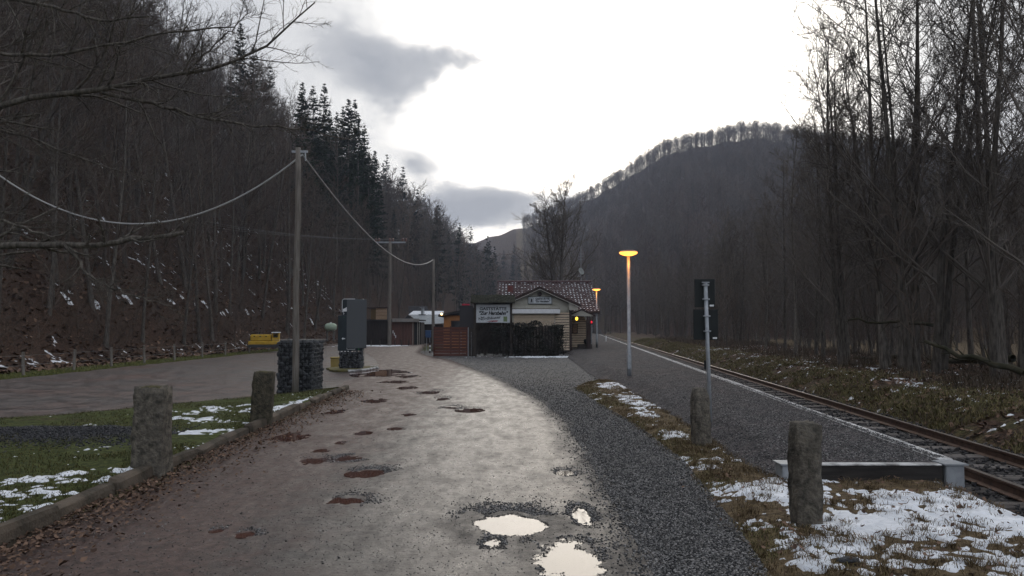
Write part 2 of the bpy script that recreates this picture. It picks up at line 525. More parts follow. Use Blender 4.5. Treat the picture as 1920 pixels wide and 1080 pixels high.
RU = np.array([-1.2, -.3, -.05, .03, .11, .207, .33, .414, .686, 1.2])
RR = np.array([900, 800, 700, 640, 560, 470, 420, 400, 370, 340.])
RT = np.array([.03, .10, .135, .162, .198, .262, .290, .278, .245, .22])
RTOE = np.array([500, 420, 330, 260, 190, 150, 120, 110, 85, 60.])


def H(x, y):
    x, y = np.broadcast_arrays(np.asarray(x, float), np.asarray(y, float))
    z = np.full(x.shape, -.05) + .03 * (fbm(x, y, .6, 3, 3) - .5)
    # left verge behind the kerb
    kx = kerb_x(y)
    verge = sstep(-.3, .9, x - lot_r(y)) * (x < kx) * sstep(19.4, 18.6, y)
    z = z + verge * (.15 + .05 * (fbm(x, y, 2.5, 3, 5) - .5))
    mound = np.exp(-((y - 10.2 - .12 * (x + 6)) / .55) ** 2) * sstep(-11, -9, x) * sstep(-4.7, -5.6, x)
    z = z + .14 * mound * verge
    # leaf and grass strip on the road side of the kerb
    z = z + .05 * sstep(.55, .05, x - kx) * (x >= kx) * sstep(19.4, 18.6, y)
    # right verge
    e = edge_x(y)
    rv = sstep(-.15, .35, x - should_r(y)) * (x < e + .1)
    z = z + rv * (.09 + .05 * (fbm(x, y, 1.8, 4, 11) - .5)) * sstep(24, 21, y)
    under = sstep(.1, .45, x - plat_l(y)) * (x < e) * (y > 7.85) * (y < 130)
    z = z - .12 * under
    tr = sstep(-.35, .0, x - e) * sstep(2.35, 1.95, x - e)
    z = z - .16 * tr - .06 * sstep(-.4, .1, x - e) * (y < 7.8)
    d = x - e - 1.95
    bank = sstep(0, 1.3, d)
    z = z + bank * (.34 + .16 * (fbm(x, y, .5, 4, 21) - .5) + .08 * (fbm(x, y, 2.6, 3, 23) - .5)) + sstep(1.0, 6, d) * .12
    z = z - sstep(5.5, 9, d) * .55
    # left wooded slope
    dl = toe_l(y) - x
    up = np.clip(dl, 0, None)
    ridge = 105 * (1 - np.exp(-up / 105 * .98))
    z = z + np.where(dl > 0, ridge * sstep(0, 3.5, dl) + 1.1 * (fbm(x, y, .22, 4, 31) - .5) * sstep(0, 5, dl), 0)
    # right hill
    yy = np.maximum(y, 1.0)
    u = x / np.maximum(yy, np.abs(x) * .35 + 1)
    dist = np.maximum(yy, np.abs(x) * .35)
    R, T = np.interp(u, RU, RR), np.interp(u, RU, RTOE)
    Z = np.interp(u, RU, RT) * R - 13
    hh = Z * np.clip((dist - T) / (R - T), 0, 1.0) ** 1.08
    hh = hh * (1 + .05 * (fbm(x, y, .012, 3, 41) - .5)) - np.clip(dist - R, 0, None) * .06
    left_ = np.where(dl > 0, ridge * sstep(0, 3.5, dl), 0)
    z = z + np.maximum(np.maximum(hh, 0) * (y > 20) - left_, 0)
    return z


def tensor_grid(xs, ys):
    X, Y = np.meshgrid(xs, ys)
    n, m = len(ys), len(xs)
    i = np.arange(n * m).reshape(n, m)
    F = np.stack([i[:-1, :-1], i[:-1, 1:], i[1:, 1:], i[1:, :-1]], -1).reshape(-1, 4)
    return X.ravel(), Y.ravel(), F


def spaced(*segs):
    out = []
    for a, b, st in segs: out.append(np.arange(a, b, st))
    out.append([segs[-1][1]])
    return np.concatenate(out)


# ground: one sheet to the horizon
xs = np.concatenate([-np.geomspace(900, 45, 45)[:-1], spaced((-45, -20, .8), (-20, -9, .3), (-9, -3, .1), (-3, 1, .4), (1, 8, .09), (8, 16, .16), (16, 45, .7)), np.geomspace(45, 900, 45)[1:]])
ys = np.concatenate([spaced((-60, 0, 6), (0, 3.6, .6), (3.6, 13, .09), (13, 26, .2), (26, 60, .6), (60, 140, 2)), np.geomspace(140, 1300, 60)[1:]])
gx, gy, gf = tensor_grid(xs, ys)
gz = H(gx, gy)
me = mesh_np('ground', np.stack([gx, gy, gz], 1), [gf], smooth=True)
kx = kerb_x(gy); e = edge_x(gy)
green = (gx < kx) * (gx > -17.6) * (gy < 64) * (.55 + .5 * sstep(0, .6, fbm(gx, gy, .9, 3, 51) - .2)) + .35 * ((gx - e) > 1.9) * ((gx - e) < 4.2)
dry = ((gx > should_r(gy) - .2) & (gx < e + .1)) * .9 + .35 * ((gx - e) > 1.9) * ((gx - e) < 4.5) + .3 * ((gx > kx) & (gx < 1)) + 1.0 * ((gx > 22) & (gx < 70) & (gy > 25) & (gy < 100))
mound = np.exp(-((gy - 10.2 - .12 * (gx + 6)) / .62) ** 2) * sstep(-11, -9, gx) * sstep(-4.7, -5.6, gx)
grav = 1.3 * mound + .9 * ((gx - e) > -.4) * ((gx - e) < 1.9)
add_attr(me, 'green', green); add_attr(me, 'dry', dry); add_attr(me, 'gravel', grav)
ground = link('ground', me, ground_material()); tag(ground, kind='structure')


def ribbon(name, ys, xl, xr, nx, zf, mat, attrs=None, kind='structure', wob=0.0, wseed=0):
    ys = np.asarray(ys, float); t = np.linspace(0, 1, nx)
    a, b = xl(ys), xr(ys)
    if wob:
        a = a + wob * (fbm(ys, ys * 0, 1.6, 4, wseed) - .5); b = b + wob * (fbm(ys, ys * 0 + 5, 1.6, 4, wseed + 9) - .5)
    X = a[:, None] + (b - a)[:, None] * t[None]; Y = np.repeat(ys[:, None], nx, 1)
    Z = zf(X, Y)
    i = np.arange(X.size).reshape(X.shape)
    F = np.stack([i[:-1, :-1], i[:-1, 1:], i[1:, 1:], i[1:, :-1]], -1).reshape(-1, 4)
    me = mesh_np(name, np.stack([X.ravel(), Y.ravel(), Z.ravel()], 1), [F], smooth=True)
    for k, v in (attrs or {}).items(): add_attr(me, k, np.asarray(v(X, Y), float).ravel())
    o = link(name, me, mat); tag(o, kind=kind)
    return o


# potholes: pixel centre, pixel half axes, depth, has gravel rim
HOLES = [(955, 983, 68, 20, .05, 1.0), (1072, 1052, 60, 38, .026, .45), (1090, 968, 20, 15, .018, .45), (925, 1018, 18, 8, .012, .3),
         (655, 938, 46, 9, .04, .35), (690, 888, 44, 8, .045, .9), (655, 857, 34, 6, .04, .9), (585, 862, 32, 7, .04, .1), (540, 820, 40, 9, .04, 0),
         (460, 998, 26, 6, .035, .4), (405, 992, 18, 4, .03, .2), (630, 772, 24, 5, .04, 0), (700, 752, 26, 5, .04, 0), (600, 843, 20, 4, .03, 0),
         (770, 776, 18, 3, .03, .2), (830, 748, 20, 3, .03, .2), (745, 803, 20, 3, .03, 0), (680, 810, 24, 4, .035, 0), (640, 828, 16, 4, .03, 0),
         (810, 735, 24, 3, .03, .2), (760, 727, 24, 3, .03, 0), (720, 698, 46, 7, .07, 0), (765, 706, 26, 3, .04, 0), (740, 716, 34, 3, .04, 0),
         (845, 765, 22, 3, .02, .3), (1060, 888, 20, 5, .012, .2), (880, 770, 30, 4, .015, .2)]
HOLE_M = []
for px, py, rx, ry, dep, rim in HOLES:
    c = at_ground(px, py); a = rx * c.y / FPX; b = ry * c.y ** 2 / (FPX * CAM_Z)
    if c.x < -.6 and px != 720: a *= .8; b *= .85
    HOLE_M.append((c.x, c.y, a, b, dep if c.x > -.6 else dep * .55, rim if c.x > -.6 else rim * .55))


def road_z(X, Y):
    z = .004 + .013 * (fbm(X, Y, 1.1, 4, 61) - .5) + .007 * (fbm(X, Y, 7, 3, 62) - .5)
    z = z - .02 * np.exp(-((X + 2.2) / .5) ** 2) * sstep(30, 10, Y)
    for cx, cy, a, b, dep, rim in HOLE_M:
        q = np.sqrt(((X - cx) / a) ** 2 + ((Y - cy) / b) ** 2) + (1.5 if cx < -.6 else 1.25 if dep < .03 else .5) * (fbm(X, Y * (b / a) ** -.5 * .8 if cx < -.6 else Y, 2.8 / max(a, .12), 5, int(cx * 50) % 97) - .5)
        z = z - dep * sstep(1.15, .45, q)
    far = sstep(0, .5, X - road_r(Y) + .25)
    return z - .015 * far


def near_rim(X, Y):
    r = np.zeros_like(X)
    for cx, cy, a, b, dep, rim in HOLE_M:
        q = np.sqrt(((X - cx) / a) ** 2 + ((Y - cy) / b) ** 2)
        r = np.maximum(r, rim * np.exp(-((q - 1.4) / .45) ** 2))
    return r


rys = spaced((1.0, 4.3, .3), (4.3, 9, .035), (9, 16, .07), (16, 34, .2), (34, 70, .8))
M_ROAD = road_material()
road = ribbon('road', rys, lambda y: road_l(y) + .05, lambda y: road_r(y), 130, road_z, M_ROAD,
              {'mud': lambda X, Y: .85 * sstep(-1.2, -3.0, X) + .25 * sstep(-.3, -1.5, X), 'rough': lambda X, Y: .20 * sstep(-.6, -2.8, X) + .22 * near_rim(X, Y) + .32 * sstep(-.55, .0, X - road_r(Y))}, wob=.25, wseed=3)
M_PUD = water_material('muddy_puddle_water', (.085, .042, .032))
M_PUD2 = water_material('grey_puddle_water', (.15, .125, .10))
for k, (cx, cy, a, b, dep, rim) in enumerate(HOLE_M):
    lv = float(road_z(np.array([cx]), np.array([cy]))[0]) + dep * .74
    n = 28; V = [(cx, cy, lv)]
    for j in range(n):
        an = 2 * math.pi * j / n; V.append((cx + 1.25 * a * math.cos(an), cy + 1.25 * b * math.sin(an), lv))
    mb = MB(); mb.add(V, [(0, 1 + j, 1 + (j + 1) % n) for j in range(n)])
    tag(mb.build('puddle', M_PUD if cx < -.45 else M_PUD2), kind='structure')

M_LOT = speckled('worn_lot_surface', (.030, .026, .024), (.135, .112, .102), (1.25, .92, .82), (.35, 2.2, 16), .52, .4, .7, .14)
ribbon('parking_lot', spaced((6, 20, .25), (20, 62, .7)), lambda y: np.full_like(y, -15.4), lot_r, 70,
       lambda X, Y: -.014 + .016 * (fbm(X, Y, .8, 4, 71) - .5), M_LOT, wob=.6, wseed=31)
M_GRAVEL = speckled('dark_gravel', (.030, .031, .033), (.19, .186, .18), (.78, .75, .70), (.6, 5, 34), .85, .3, 1.0)
ribbon('gravel_shoulder', spaced((1, 12, .08), (12, 50, .3)), lambda y: road_r(y) - .35, should_r, 26,
       lambda X, Y: -.006 + .012 * (fbm(X, Y, 3, 3, 81) - .5) - .02 * sstep(.3, 0, X - road_r(Y) + .3), M_GRAVEL, wob=.3, wseed=41)

# ------------------------------------------------------------------ platform and railway track
PLAT_Z = .2
def plat_zf(X, Y):
    t = sstep(0, .75, X - plat_l(Y))
    return (.012 + (PLAT_Z - .012) * t) * sstep(7.5, 7.8, Y) + .012 * (fbm(X, Y, 2, 3, 91) - .5)
M_PLATG = speckled('platform_gravel', (.015, .015, .018), (.095, .088, .09), (1.2, 1.05, 1.0), (.5, 4, 30), .9, .2, 1.0)
platform = ribbon('platform', spaced((7.78, 20, .12), (20, 140, .8)), plat_l, lambda y: edge_x(y) - .14, 30, plat_zf, M_PLATG, wob=.0)
M_EDGE = material('pale_concrete_edge', (.16, .155, .15), (.58, .58, .57), scale=5, contrast=(.36, .56), rough=.85, bump=.4, bscale=40, rand=.12)
M_CONC = material('dark_concrete', (.05, .048, .045), (.11, .105, .10), scale=5, rough=.9, bump=.4, bscale=30)
ang = math.atan(.087)
slab = None
y = 7.95; k = 0
while y < 128:
    ln = 1.0 if y < 60 else 4.0
    if slab is None or (ln == 4.0 and slab.get('_l') != 4):
        mb = MB(); mb.box(-.15, .02, 0, ln - .02, -.28, 0.004, bev=.012)
        slab = mb.build('edge_slab', M_EDGE, platform); slab['_l'] = int(ln); o = slab
    else:
        o = slab.copy(); COL.objects.link(o)
    o.location = (float(edge_x(y)), y, PLAT_Z + .006 + random.uniform(-.006, .006)); o.rotation_euler = (0, 0, -ang + random.uniform(-.004, .004))
    y += ln; k += 1
for o in platform.children:
    if '_l' in o: del o['_l']
# end beam
x0, x1 = 2.76, 4.52
eb = empty('platform_end_beam', (x0, 7.72, .03))
mb = MB(); mb.box(.1, x1 - x0 - .14, -.06, .06, -.08, .155, bev=.01); mb.build('beam', material('tarred_beam', (.018, .016, .015), (.045, .04, .037), scale=4, stretch=(.6, 5, 5), rough=.8, bump=.4), eb)
mb = MB(); mb.box(.12, x1 - x0 - .16, -.07, .055, .158, .172, bev=.003); mb.build('cover_strip', M_EDGE, eb)
for xx in (-.03, x1 - x0 - .135):
    mb = MB(); mb.box(xx, xx + .19, -.09, .11, -.06, .165, bev=.008); c = mb.build('end_cap', M_GALV, eb)
    mb = MB(); mb.box(xx - .02, xx + .22, -.11, .13, .168, .182); mb.build('lid', M_GALV, c)
tag(eb, 'low dark beam with pale strip and metal end boxes closing the near end of the platform', 'beam')

M_RAIL = material('rusty_rail', (.06, .035, .025), (.12, .07, .05), scale=10, rough=.6, metallic=.4, bump=.2)
M_RAILTOP = material('worn_rail_head', (.22, .19, .17), (.32, .28, .25), scale=10, rough=.35, metallic=.8)
M_SLEEPER = material('old_sleeper_wood', (.05, .042, .038), (.16, .145, .135), scale=3, stretch=(.6, 5, 5), rough=.9, bump=.5, rand=.2)
M_BALLAST = material('ballast', (.018, .018, .02), (.085, .08, .078), scale=24, rough=.95, bump=1.0, bscale=22, spec=.15, detail=3)
ribbon('track_bed', spaced((1, 20, .15), (20, 140, 1.2)), lambda y: edge_x(y) + .03, lambda y: edge_x(y) + 1.95, 22,
       lambda X, Y: -.105 + .035 * (fbm(X, Y, 5, 3, 95) - .5) - .03 * sstep(1.6, 1.95, X - edge_x(Y)), M_BALLAST)
track = empty('railway_track', (float(edge_x(5)) + .85, 5, -.1))
tag(track, 'single narrow gauge railway track with rusty rails running beside the platform', 'railway track')
prof = [(-.055, 0), (.055, 0), (.055, .012), (.010, .03), (.010, .095), (.03, .105), (.03, .13), (-.03, .13), (-.03, .105), (-.010, .095), (-.010, .03), (-.055, .012)]
for off in (.36, 1.36):
    mb = MB(); V = []; F = []
    yy = list(range(-4, 136, 4)); n = len(prof)
    for q in yy:
        for px_, pz_ in prof: V.append((float(edge_x(q + 5) - edge_x(5)) + off - .85 + px_, q, pz_ + .02))
    for a in range(len(yy) - 1):
        for j in range(n): F.append((a * n + j, (a + 1) * n + j, (a + 1) * n + (j + 1) % n, a * n + (j + 1) % n))
    mb.add(V, F); r = mb.build('rail', M_RAIL, track)
    r.data.materials.append(M_RAILTOP)
    for p in r.data.polygons:
        if p.normal.z > .9 and p.center.z > .1: p.material_index = 1
s0 = None
for k in range(80):
    y = -2.0 + k * .68
    if s0 is None:
        mb = MB(); mb.box(-.85, .85, -.11, .11, -.08, .022, bev=.012); s0 = mb.build('sleeper', M_SLEEPER, track); o = s0
    else:
        o = s0.copy(); COL.objects.link(o)
    o.location = (float(edge_x(y + 5) - edge_x(5)) + .01 + random.uniform(-.03, .03), y, random.uniform(-.008, .006)); o.rotation_euler = (0, 0, -ang + random.uniform(-.02, .02))

# ------------------------------------------------------------------ kerb stones
M_KERB = material('mossy_kerb_stone', (.045, .038, .028), (.12, .095, .072), scale=4, rough=.95, bump=.7, bscale=30, rand=.2)
kerb = empty('kerb', (-3.8, 4, 0)); tag(kerb, 'low earthy stone kerb between the green verge and the road', 'kerb')
k0 = []
for v in range(3):
    bm = MB(); bm.box(-.07, .07, 0, .98, -.15, .135, bev=.03); o = bm.build('kerb_stone', M_KERB, kerb)
    for vt in o.data.vertices: vt.co += Vector((random.uniform(-.012, .012), random.uniform(-.01, .01), random.uniform(-.015, .015)))
    k0.append(o)
y = 3.2; k = 0
while y < 18.6:
    o = k0[k] if k < 3 else k0[k % 3].copy()
    if k >= 3: COL.objects.link(o)
    o.location = (float(kerb_x(y)) + 3.8 + random.uniform(-.03, .03), y - 4, random.uniform(-.03, .015)); o.rotation_euler = (random.uniform(-.015, .015), random.uniform(-.06, .06), .035 + random.uniform(-.02, .02))
    y += 1.0; k += 1

# ------------------------------------------------------------------ snow
def snow_patch(xs, ys, cover, thick=.03, seed=0, fs=3.0, zoff=0.0):
    X, Y, F = tensor_grid(xs, ys)
    n = fbm(X, Y, fs, 5, seed) * .42 + fbm(X, Y, fs * 5.5, 4, seed + 7) * .58
    n = (n - .5) * 2.3 + .5
    t = np.clip((n + cover(X, Y) - 1.0) * .12, -.03, thick)
    Z = H(X, Y) + t - .002 + zoff
    keep = (t[F] > -.012).any(1)
    F = F[keep]
    used = np.unique(F); remap = -np.ones(len(X), int); remap[used] = np.arange(len(used))
    return np.stack([X, Y, Z], 1)[used], remap[F]


def ell(X, Y, cx, cy, a, b): return np.clip(1.35 - ((X - cx) / a) ** 2 - ((Y - cy) / b) ** 2, -1, 1)


SV, SF, nb = [], [], 0
def addsnow(V, F):
    global nb
    SV.append(V); SF.append(F + nb); nb += len(V)
a = np.arange
def cov_fore(X, Y):
    c = np.maximum(ell(X, Y, 3.9, 6.0, 1.9, 1.15) * .42, ell(X, Y, 2.6, 7.2, .75, .8) * .30)
    c = np.maximum(c, ell(X, Y, 3.0, 5.0, 1.2, .7) * .36)
    c = np.maximum(c, ell(X, Y, 5.2, 4.8, 1.4, 1.0) * .40)
    dirt = np.exp(-((Y - 7.35) / .12) ** 2) * sstep(2.9, 3.3, X) * sstep(4.6, 4.2, X)
    return .30 + c * .82 - .5 * dirt - .6 * sstep(-.35, .15, X - edge_x(Y)) - .8 * sstep(2.0, 1.55, X)
addsnow(*snow_patch(a(1.4, 5.6, .028), a(3.9, 7.75, .028), cov_fore, .02, 101, 2.6))
def cov_strip(X, Y):
    c = np.full_like(X, .02)
    for px, py, ra, rb in ((1262, 812, .22, .8), (1190, 750, .35, 1.6), (1150, 722, .5, 1.2), (1290, 862, .55, .5), (1215, 775, .2, .8)):
        g = at_ground(px, py, .05); c = np.maximum(c, .52 * np.clip(ell(X, Y, g.x, g.y, ra, rb), 0, 1))
    return .14 + c * .75
addsnow(*snow_patch(a(1.6, 3.6, .05), a(7.7, 23, .05), cov_strip, .02, 103, 2.6))
def cov_verge(X, Y):
    c = np.zeros_like(X)
    for px, py, ra, rb, w in ((60, 960, .8, 1.0, .52), (150, 905, 1.2, .7, .40), (560, 762, .55, 1.7, .62), (430, 772, 1.0, 1.6, .42), (400, 808, .5, .6, .42), (30, 905, 1.0, .8, .42), (245, 882, .2, .3, .5), (490, 790, .3, .5, .55), (400, 835, .3, .7, .45), (1, 1000, .5, .4, .55)):
        g = at_ground(px, py, .1); c = np.maximum(c, w * np.clip(ell(X, Y, g.x, g.y, ra, rb), 0, 1))
    return .01 + c * .86 - .8 * (X > kerb_x(Y) - .06)
addsnow(*snow_patch(a(-8.5, -3.7, .045), a(4.8, 19, .045), cov_verge, .022, 105, 3.4))
def cov_bank(X, Y):
    d = X - edge_x(Y)
    return .14 + .20 * np.exp(-((d - 4.2) / 1.2) ** 2) + .05 * np.exp(-((d - 2.2) / .35) ** 2) - .4 * (d < 1.9)
addsnow(*snow_patch(a(6.5, 16, .09), a(6, 48, .13), cov_bank, .03, 107, 2.3))
def cov_slope(X, Y):
    d = toe_l(Y) - X
    return -.04 + .36 * np.exp(-((d - .9) / 1.0) ** 2) * sstep(70, 60, Y) + .10 * np.exp(-((d - 8) / 6) ** 2) * sstep(34, 50, Y) - .6 * (d < -1.3)
addsnow(*snow_patch(a(-36, -15, .14), a(18, 90, .16), cov_slope, .05, 109, 1.1))
def cov_wall(X, Y): return .02 + .6 * np.clip(ell(X, Y, 1.6, 39.2, 1.9, .9), 0, 1)
addsnow(*snow_patch(a(-3, 4.2, .06), a(37.8, 40.2, .06), cov_wall, .05, 111, 2.5, .05))
def cov_yardl(X, Y): return .15 + .5 * np.clip(ell(X, Y, -11.5, 61.5, 3, 2), 0, 1)
addsnow(*snow_patch(a(-15, -8, .15), a(59, 64, .15), cov_yardl, .05, 113, 1.0, .05))
snow = link('snow', mesh_np('snow', np.concatenate(SV), [np.concatenate(SF)], smooth=True), M_SNOW)
tag(snow, 'thin patchy white snow lying on verges, bank and slope', 'snow', kind='stuff')

# ------------------------------------------------------------------ loose stones
ST_V = np.array([(1, 0, 0), (-1, 0, 0), (0, 1, 0), (0, -1, 0), (0, 0, 1), (0, 0, -1)], float)
ST_F = np.array([(0, 2, 4), (2, 1, 4), (1, 3, 4), (3, 0, 4), (2, 0, 5), (1, 2, 5), (3, 1, 5), (0, 3, 5)])


def rot_rand(n):
    q = rng.normal(size=(n, 4)); q /= np.linalg.norm(q, axis=1)[:, None]
    w, x, y, z = q.T
    return np.stack([1 - 2 * (y * y + z * z), 2 * (x * y - z * w), 2 * (x * z + y * w), 2 * (x * y + z * w), 1 - 2 * (x * x + z * z), 2 * (y * z - x * w),
                     2 * (x * z - y * w), 2 * (y * z + x * w), 1 - 2 * (x * x + y * y)], 1).reshape(n, 3, 3)


def stones(name, P, S, mat, label):
    n = len(P)
    B = ST_V[None] * (S[:, None, None] * rng.uniform(.55, 1.15, (n, 6, 1)))
    B = np.einsum('nij,nkj->nki', rot_rand(n), B); B[..., 2] *= .75
    V = (B + P[:, None]).reshape(-1, 3)
    F = (ST_F[None] + 6 * np.arange(n)[:, None, None]).reshape(-1, 3)
    me = mesh_np(name, V, [F]); add_attr(me, 'tint', np.repeat(rng.random(n) ** 2, 6))
    return tag(link(name, me, mat), label, 'gravel', kind='stuff')


M_LOOSE = material('loose_stone', (.026, .027, .029), attr='tint', c3=(.32, .31, .30), rough=.85, spec=.25)
pts, sz = [], []
def put(x, y, z, s): pts.append(np.stack([x, y, z], 1)); sz.append(s)
n = 40000; y = 4.4 + rng.exponential(6.5, n); y = y[y < 45]; n = len(y); x = road_r(y) - .1 + (should_r(y) + .15 - road_r(y)) * rng.random(n)
put(x, y, np.full(n, .002), rng.uniform(.004, .0125, n) * (1 + y * .02))
n = 2600; y = 4.4 + rng.exponential(6, n); y = y[y < 35]; n = len(y); x = road_r(y) - .05 - np.abs(rng.normal(0, .12, n)); put(x, y, road_z(x, y) + .003, rng.uniform(.005, .014, n))
n = 22000; y = 7.85 + rng.exponential(7, n); y = y[y < 50]; n = len(y); x = plat_l(y) + (edge_x(y) - .17 - plat_l(y)) * rng.random(n)
put(x, y, plat_zf(x, y) + .002, rng.uniform(.005, .015, n))
n = 2600; y = 8 + rng.exponential(6, n); y = y[y < 40]; n = len(y); x = edge_x(y) - .15 + np.abs(rng.normal(0, .05, n)); put(x, y, np.full(n, PLAT_Z + .014), rng.uniform(.005, .014, n))
for cx, cy, A, B, dep, rim in HOLE_M:
    if rim <= 0: continue
    n = int(4200 * rim * min(1, math.sqrt(A * B) / .3)); th = rng.random(n) * 2 * math.pi
    q = .85 + np.abs(rng.normal(0, .50, n)); x = cx + A * q * np.cos(th); y = cy + B * q * np.sin(th) * (1 + .5 * (np.sin(th) > 0))
    ok = fbm(x, y, 3.2, 3, 17) + .14 * np.sin(th) - .10 * (q - 1) > .50; x, y = x[ok], y[ok]; n = len(x)
    put(x, y, road_z(x, y) + .002, rng.uniform(.004, .014, n))
n = 9000; y = 4.4 + rng.exponential(5, n); y = y[y < 30]; n = len(y); x = road_l(y) + (road_r(y) - road_l(y)) * rng.random(n)
put(x, y, road_z(x, y) + .001, rng.uniform(.0025, .0085, n) * (1 + (rng.random(n) > .985) * 1.2))
n = 9000; x = rng.uniform(-10.5, -4.7, n); y = 10.2 + .12 * (x + 6) + rng.normal(0, .42, n)
mound_p, mound_s = np.stack([x, y, H(x, y) + .004], 1), rng.uniform(.010, .026, n)
stones('gravel', np.concatenate(pts), np.concatenate(sz), M_LOOSE, 'loose dark gravel on shoulder, platform and pothole rims')
stones('dark_gravel_band', mound_p, mound_s, material('dark_heap_stone', (.015, .016, .019), attr='tint', c3=(.10, .10, .105), rough=.8), 'low band of dark gravel across the left verge')
n = 7000; y = 3.5 + 26 * rng.random(n) ** 1.4; x = edge_x(y) + rng.uniform(.05, 1.95, n)
stones('ballast_stones', np.stack([x, y, np.full(n, -.09) + rng.uniform(-.01, .02, n)], 1), rng.uniform(.018, .042, n), material('ballast_stone', (.02, .02, .022), attr='tint', c3=(.12, .11, .105), rough=.9), 'dark ballast stones between the rails')

# stones standing at the waterline of the near puddles
pp = []
for cx, cy, A, B, dep, rim in HOLE_M[:4]:
    lv = float(road_z(np.array([cx]), np.array([cy]))[0]) + dep * .74
    X_, Y_ = rng.uniform(cx - 1.4 * A, cx + 1.4 * A, 9000), rng.uniform(cy - 1.4 * B, cy + 1.4 * B, 9000)
    Z_ = road_z(X_, Y_); ok = np.abs(Z_ - lv) < .0045
    pp.append(np.stack([X_[ok], Y_[ok], np.maximum(Z_[ok], lv - .002)], 1)[:420])
pp = np.concatenate(pp); stones('puddle_gravel', pp, rng.uniform(.004, .011, len(pp)), material('wet_dark_stone', (.014, .014, .015), attr='tint', c3=(.07, .068, .065), rough=.5), 'wet dark stones at the waterline of the near puddles')

# ------------------------------------------------------------------ grass and fallen leaves
def blades(name, x, y, h, lean, w, mat, label, cat='grass', z=None):
    n = len(x); th = rng.random(n) * 2 * math.pi; ph = rng.random(n) * 2 * math.pi
    z0 = (H(x, y) if z is None else z) - .01
    h = h * rng.uniform(.5, 1.2, n); L = lean * rng.uniform(.2, 1.4, n) * h
    B = np.stack([x, y, z0], 1); s = np.stack([np.cos(ph), np.sin(ph), 0 * ph], 1) * (w * rng.uniform(.6, 1.3, n))[:, None]
    d = np.stack([np.cos(th), np.sin(th), 0 * th], 1)
    mid = B + d * (L * .35)[:, None] + np.array([0, 0, 1]) * (h * .6)[:, None]
    tip = B + d * L[:, None] + np.array([0, 0, 1]) * (h * np.clip(1.05 - lean * .35, .3, 1))[:, None]
    V = np.stack([B - s, B + s, mid - s * .7, mid + s * .7, tip], 1).reshape(-1, 3)
    b = 5 * np.arange(n)[:, None]
    me = mesh_np(name, V, [b + np.array([[0, 1, 3, 2]]), b + np.array([[2, 3, 4]])])
    add_attr(me, 'tint', np.repeat(rng.random(n), 5))
    return tag(link(name, me, mat), label, cat, kind='stuff')


M_GRASS = material('green_grass', (.028, .033, .010), attr='tint', c3=(.13, .115, .045), rough=.8, spec=.15)
M_DRYG = material('dry_grass', (.055, .036, .020), attr='tint', c3=(.22, .165, .095), rough=.85, spec=.15)
M_OLIVE = material('olive_grass', (.045, .050, .018), attr='tint', c3=(.22, .18, .085), rough=.85, spec=.15)
n = 70000; y = 4.6 + 14 * rng.random(n) ** 1.3; x = kerb_x(y) - .08 - 6.5 * rng.random(n) ** 1.3
ok = (x > lot_r(y) + .1) & (fbm(x, y, 1.2, 3, 131) > .36) & (np.abs(y - 10.2 - .12 * (x + 6)) > .62 * fbm(x, y, 2, 2, 7) + .2)
blades('verge_grass', x[ok], y[ok], .05, .8, .004, M_GRASS, 'short mossy green grass on the left verge')
M_STRIP = material('strip_grass', (.05, .06, .015), attr='tint', c3=(.20, .20, .06), rough=.8)
n = 20000; x = -15.4 - 2.2 * rng.random(n); y = 18 + 44 * rng.random(n) ** 1.3
blades('strip_grass', x, y, .09, .6, .010, M_STRIP, 'green grass strip along the wire fence')
n = 9000; y = 4.6 + 13.5 * rng.random(n); x = kerb_x(y) + .08 + .4 * rng.random(n) ** 1.5
ok = fbm(x, y, .9, 3, 133) > .5
blades('kerb_grass', x[ok], y[ok], .06, .9, .004, M_OLIVE, 'olive grass growing at the foot of the kerb')
# tufts on the snowy right verge
tx, ty = [], []
for k in range(1050):
    cy = 4.2 + 18 * random.random() ** 2.6; cx = random.uniform(float(should_r(cy)) - .02, float(edge_x(cy)) - .3 if cy < 7.6 else float(plat_l(cy)) + .35)
    m = random.randint(10, 60); r = random.uniform(.015, .08)
    tx.append(rng.normal(cx, r, m)); ty.append(rng.normal(cy, r, m))
tx, ty = np.concatenate(tx), np.concatenate(ty)
blades('dry_tufts', tx, ty, .085, 1.0, .0028, M_DRYG, 'brown dry grass tufts poking through the snow')
n = 30000; y = 4.3 + 19 * rng.random(n) ** 1.3; x = should_r(y) - .12 + np.abs(rng.normal(0, .36, n))
ok = (x < np.where(y < 7.7, 3.0, plat_l(y) + .3)) & (fbm(x, y, 1.6, 3, 137) > .42)
blades('shoulder_grass', x[ok], y[ok], .055, 1.0, .0035, M_OLIVE, 'matted olive and brown grass beside the gravel shoulder')
n = 90000; y = 6 + 75 * rng.random(n) ** 1.7; d = 1.95 + np.abs(rng.normal(0, 1.5, n)); x = edge_x(y) + d
ok = fbm(x, y, .7, 3, 139) > .40
blades('bank_grass', x[ok], y[ok], .13, 1.1, .006, M_OLIVE, 'rough olive grass on the bank beyond the track')
# fern / bramble scrub at the wood edge
n = 42000; y = 7 + 70 * rng.random(n) ** 1.6; x = edge_x(y) + 4.0 + 7 * rng.random(n)
ok = fbm(x, y, .5, 3, 141) > .45
blades('scrub', x[ok], y[ok], .45, .8, .006, material('scrub_stems', (.035, .026, .02), attr='tint', c3=(.13, .10, .07), rough=.9), 'thin brown undergrowth stems at the wood edge', 'undergrowth')


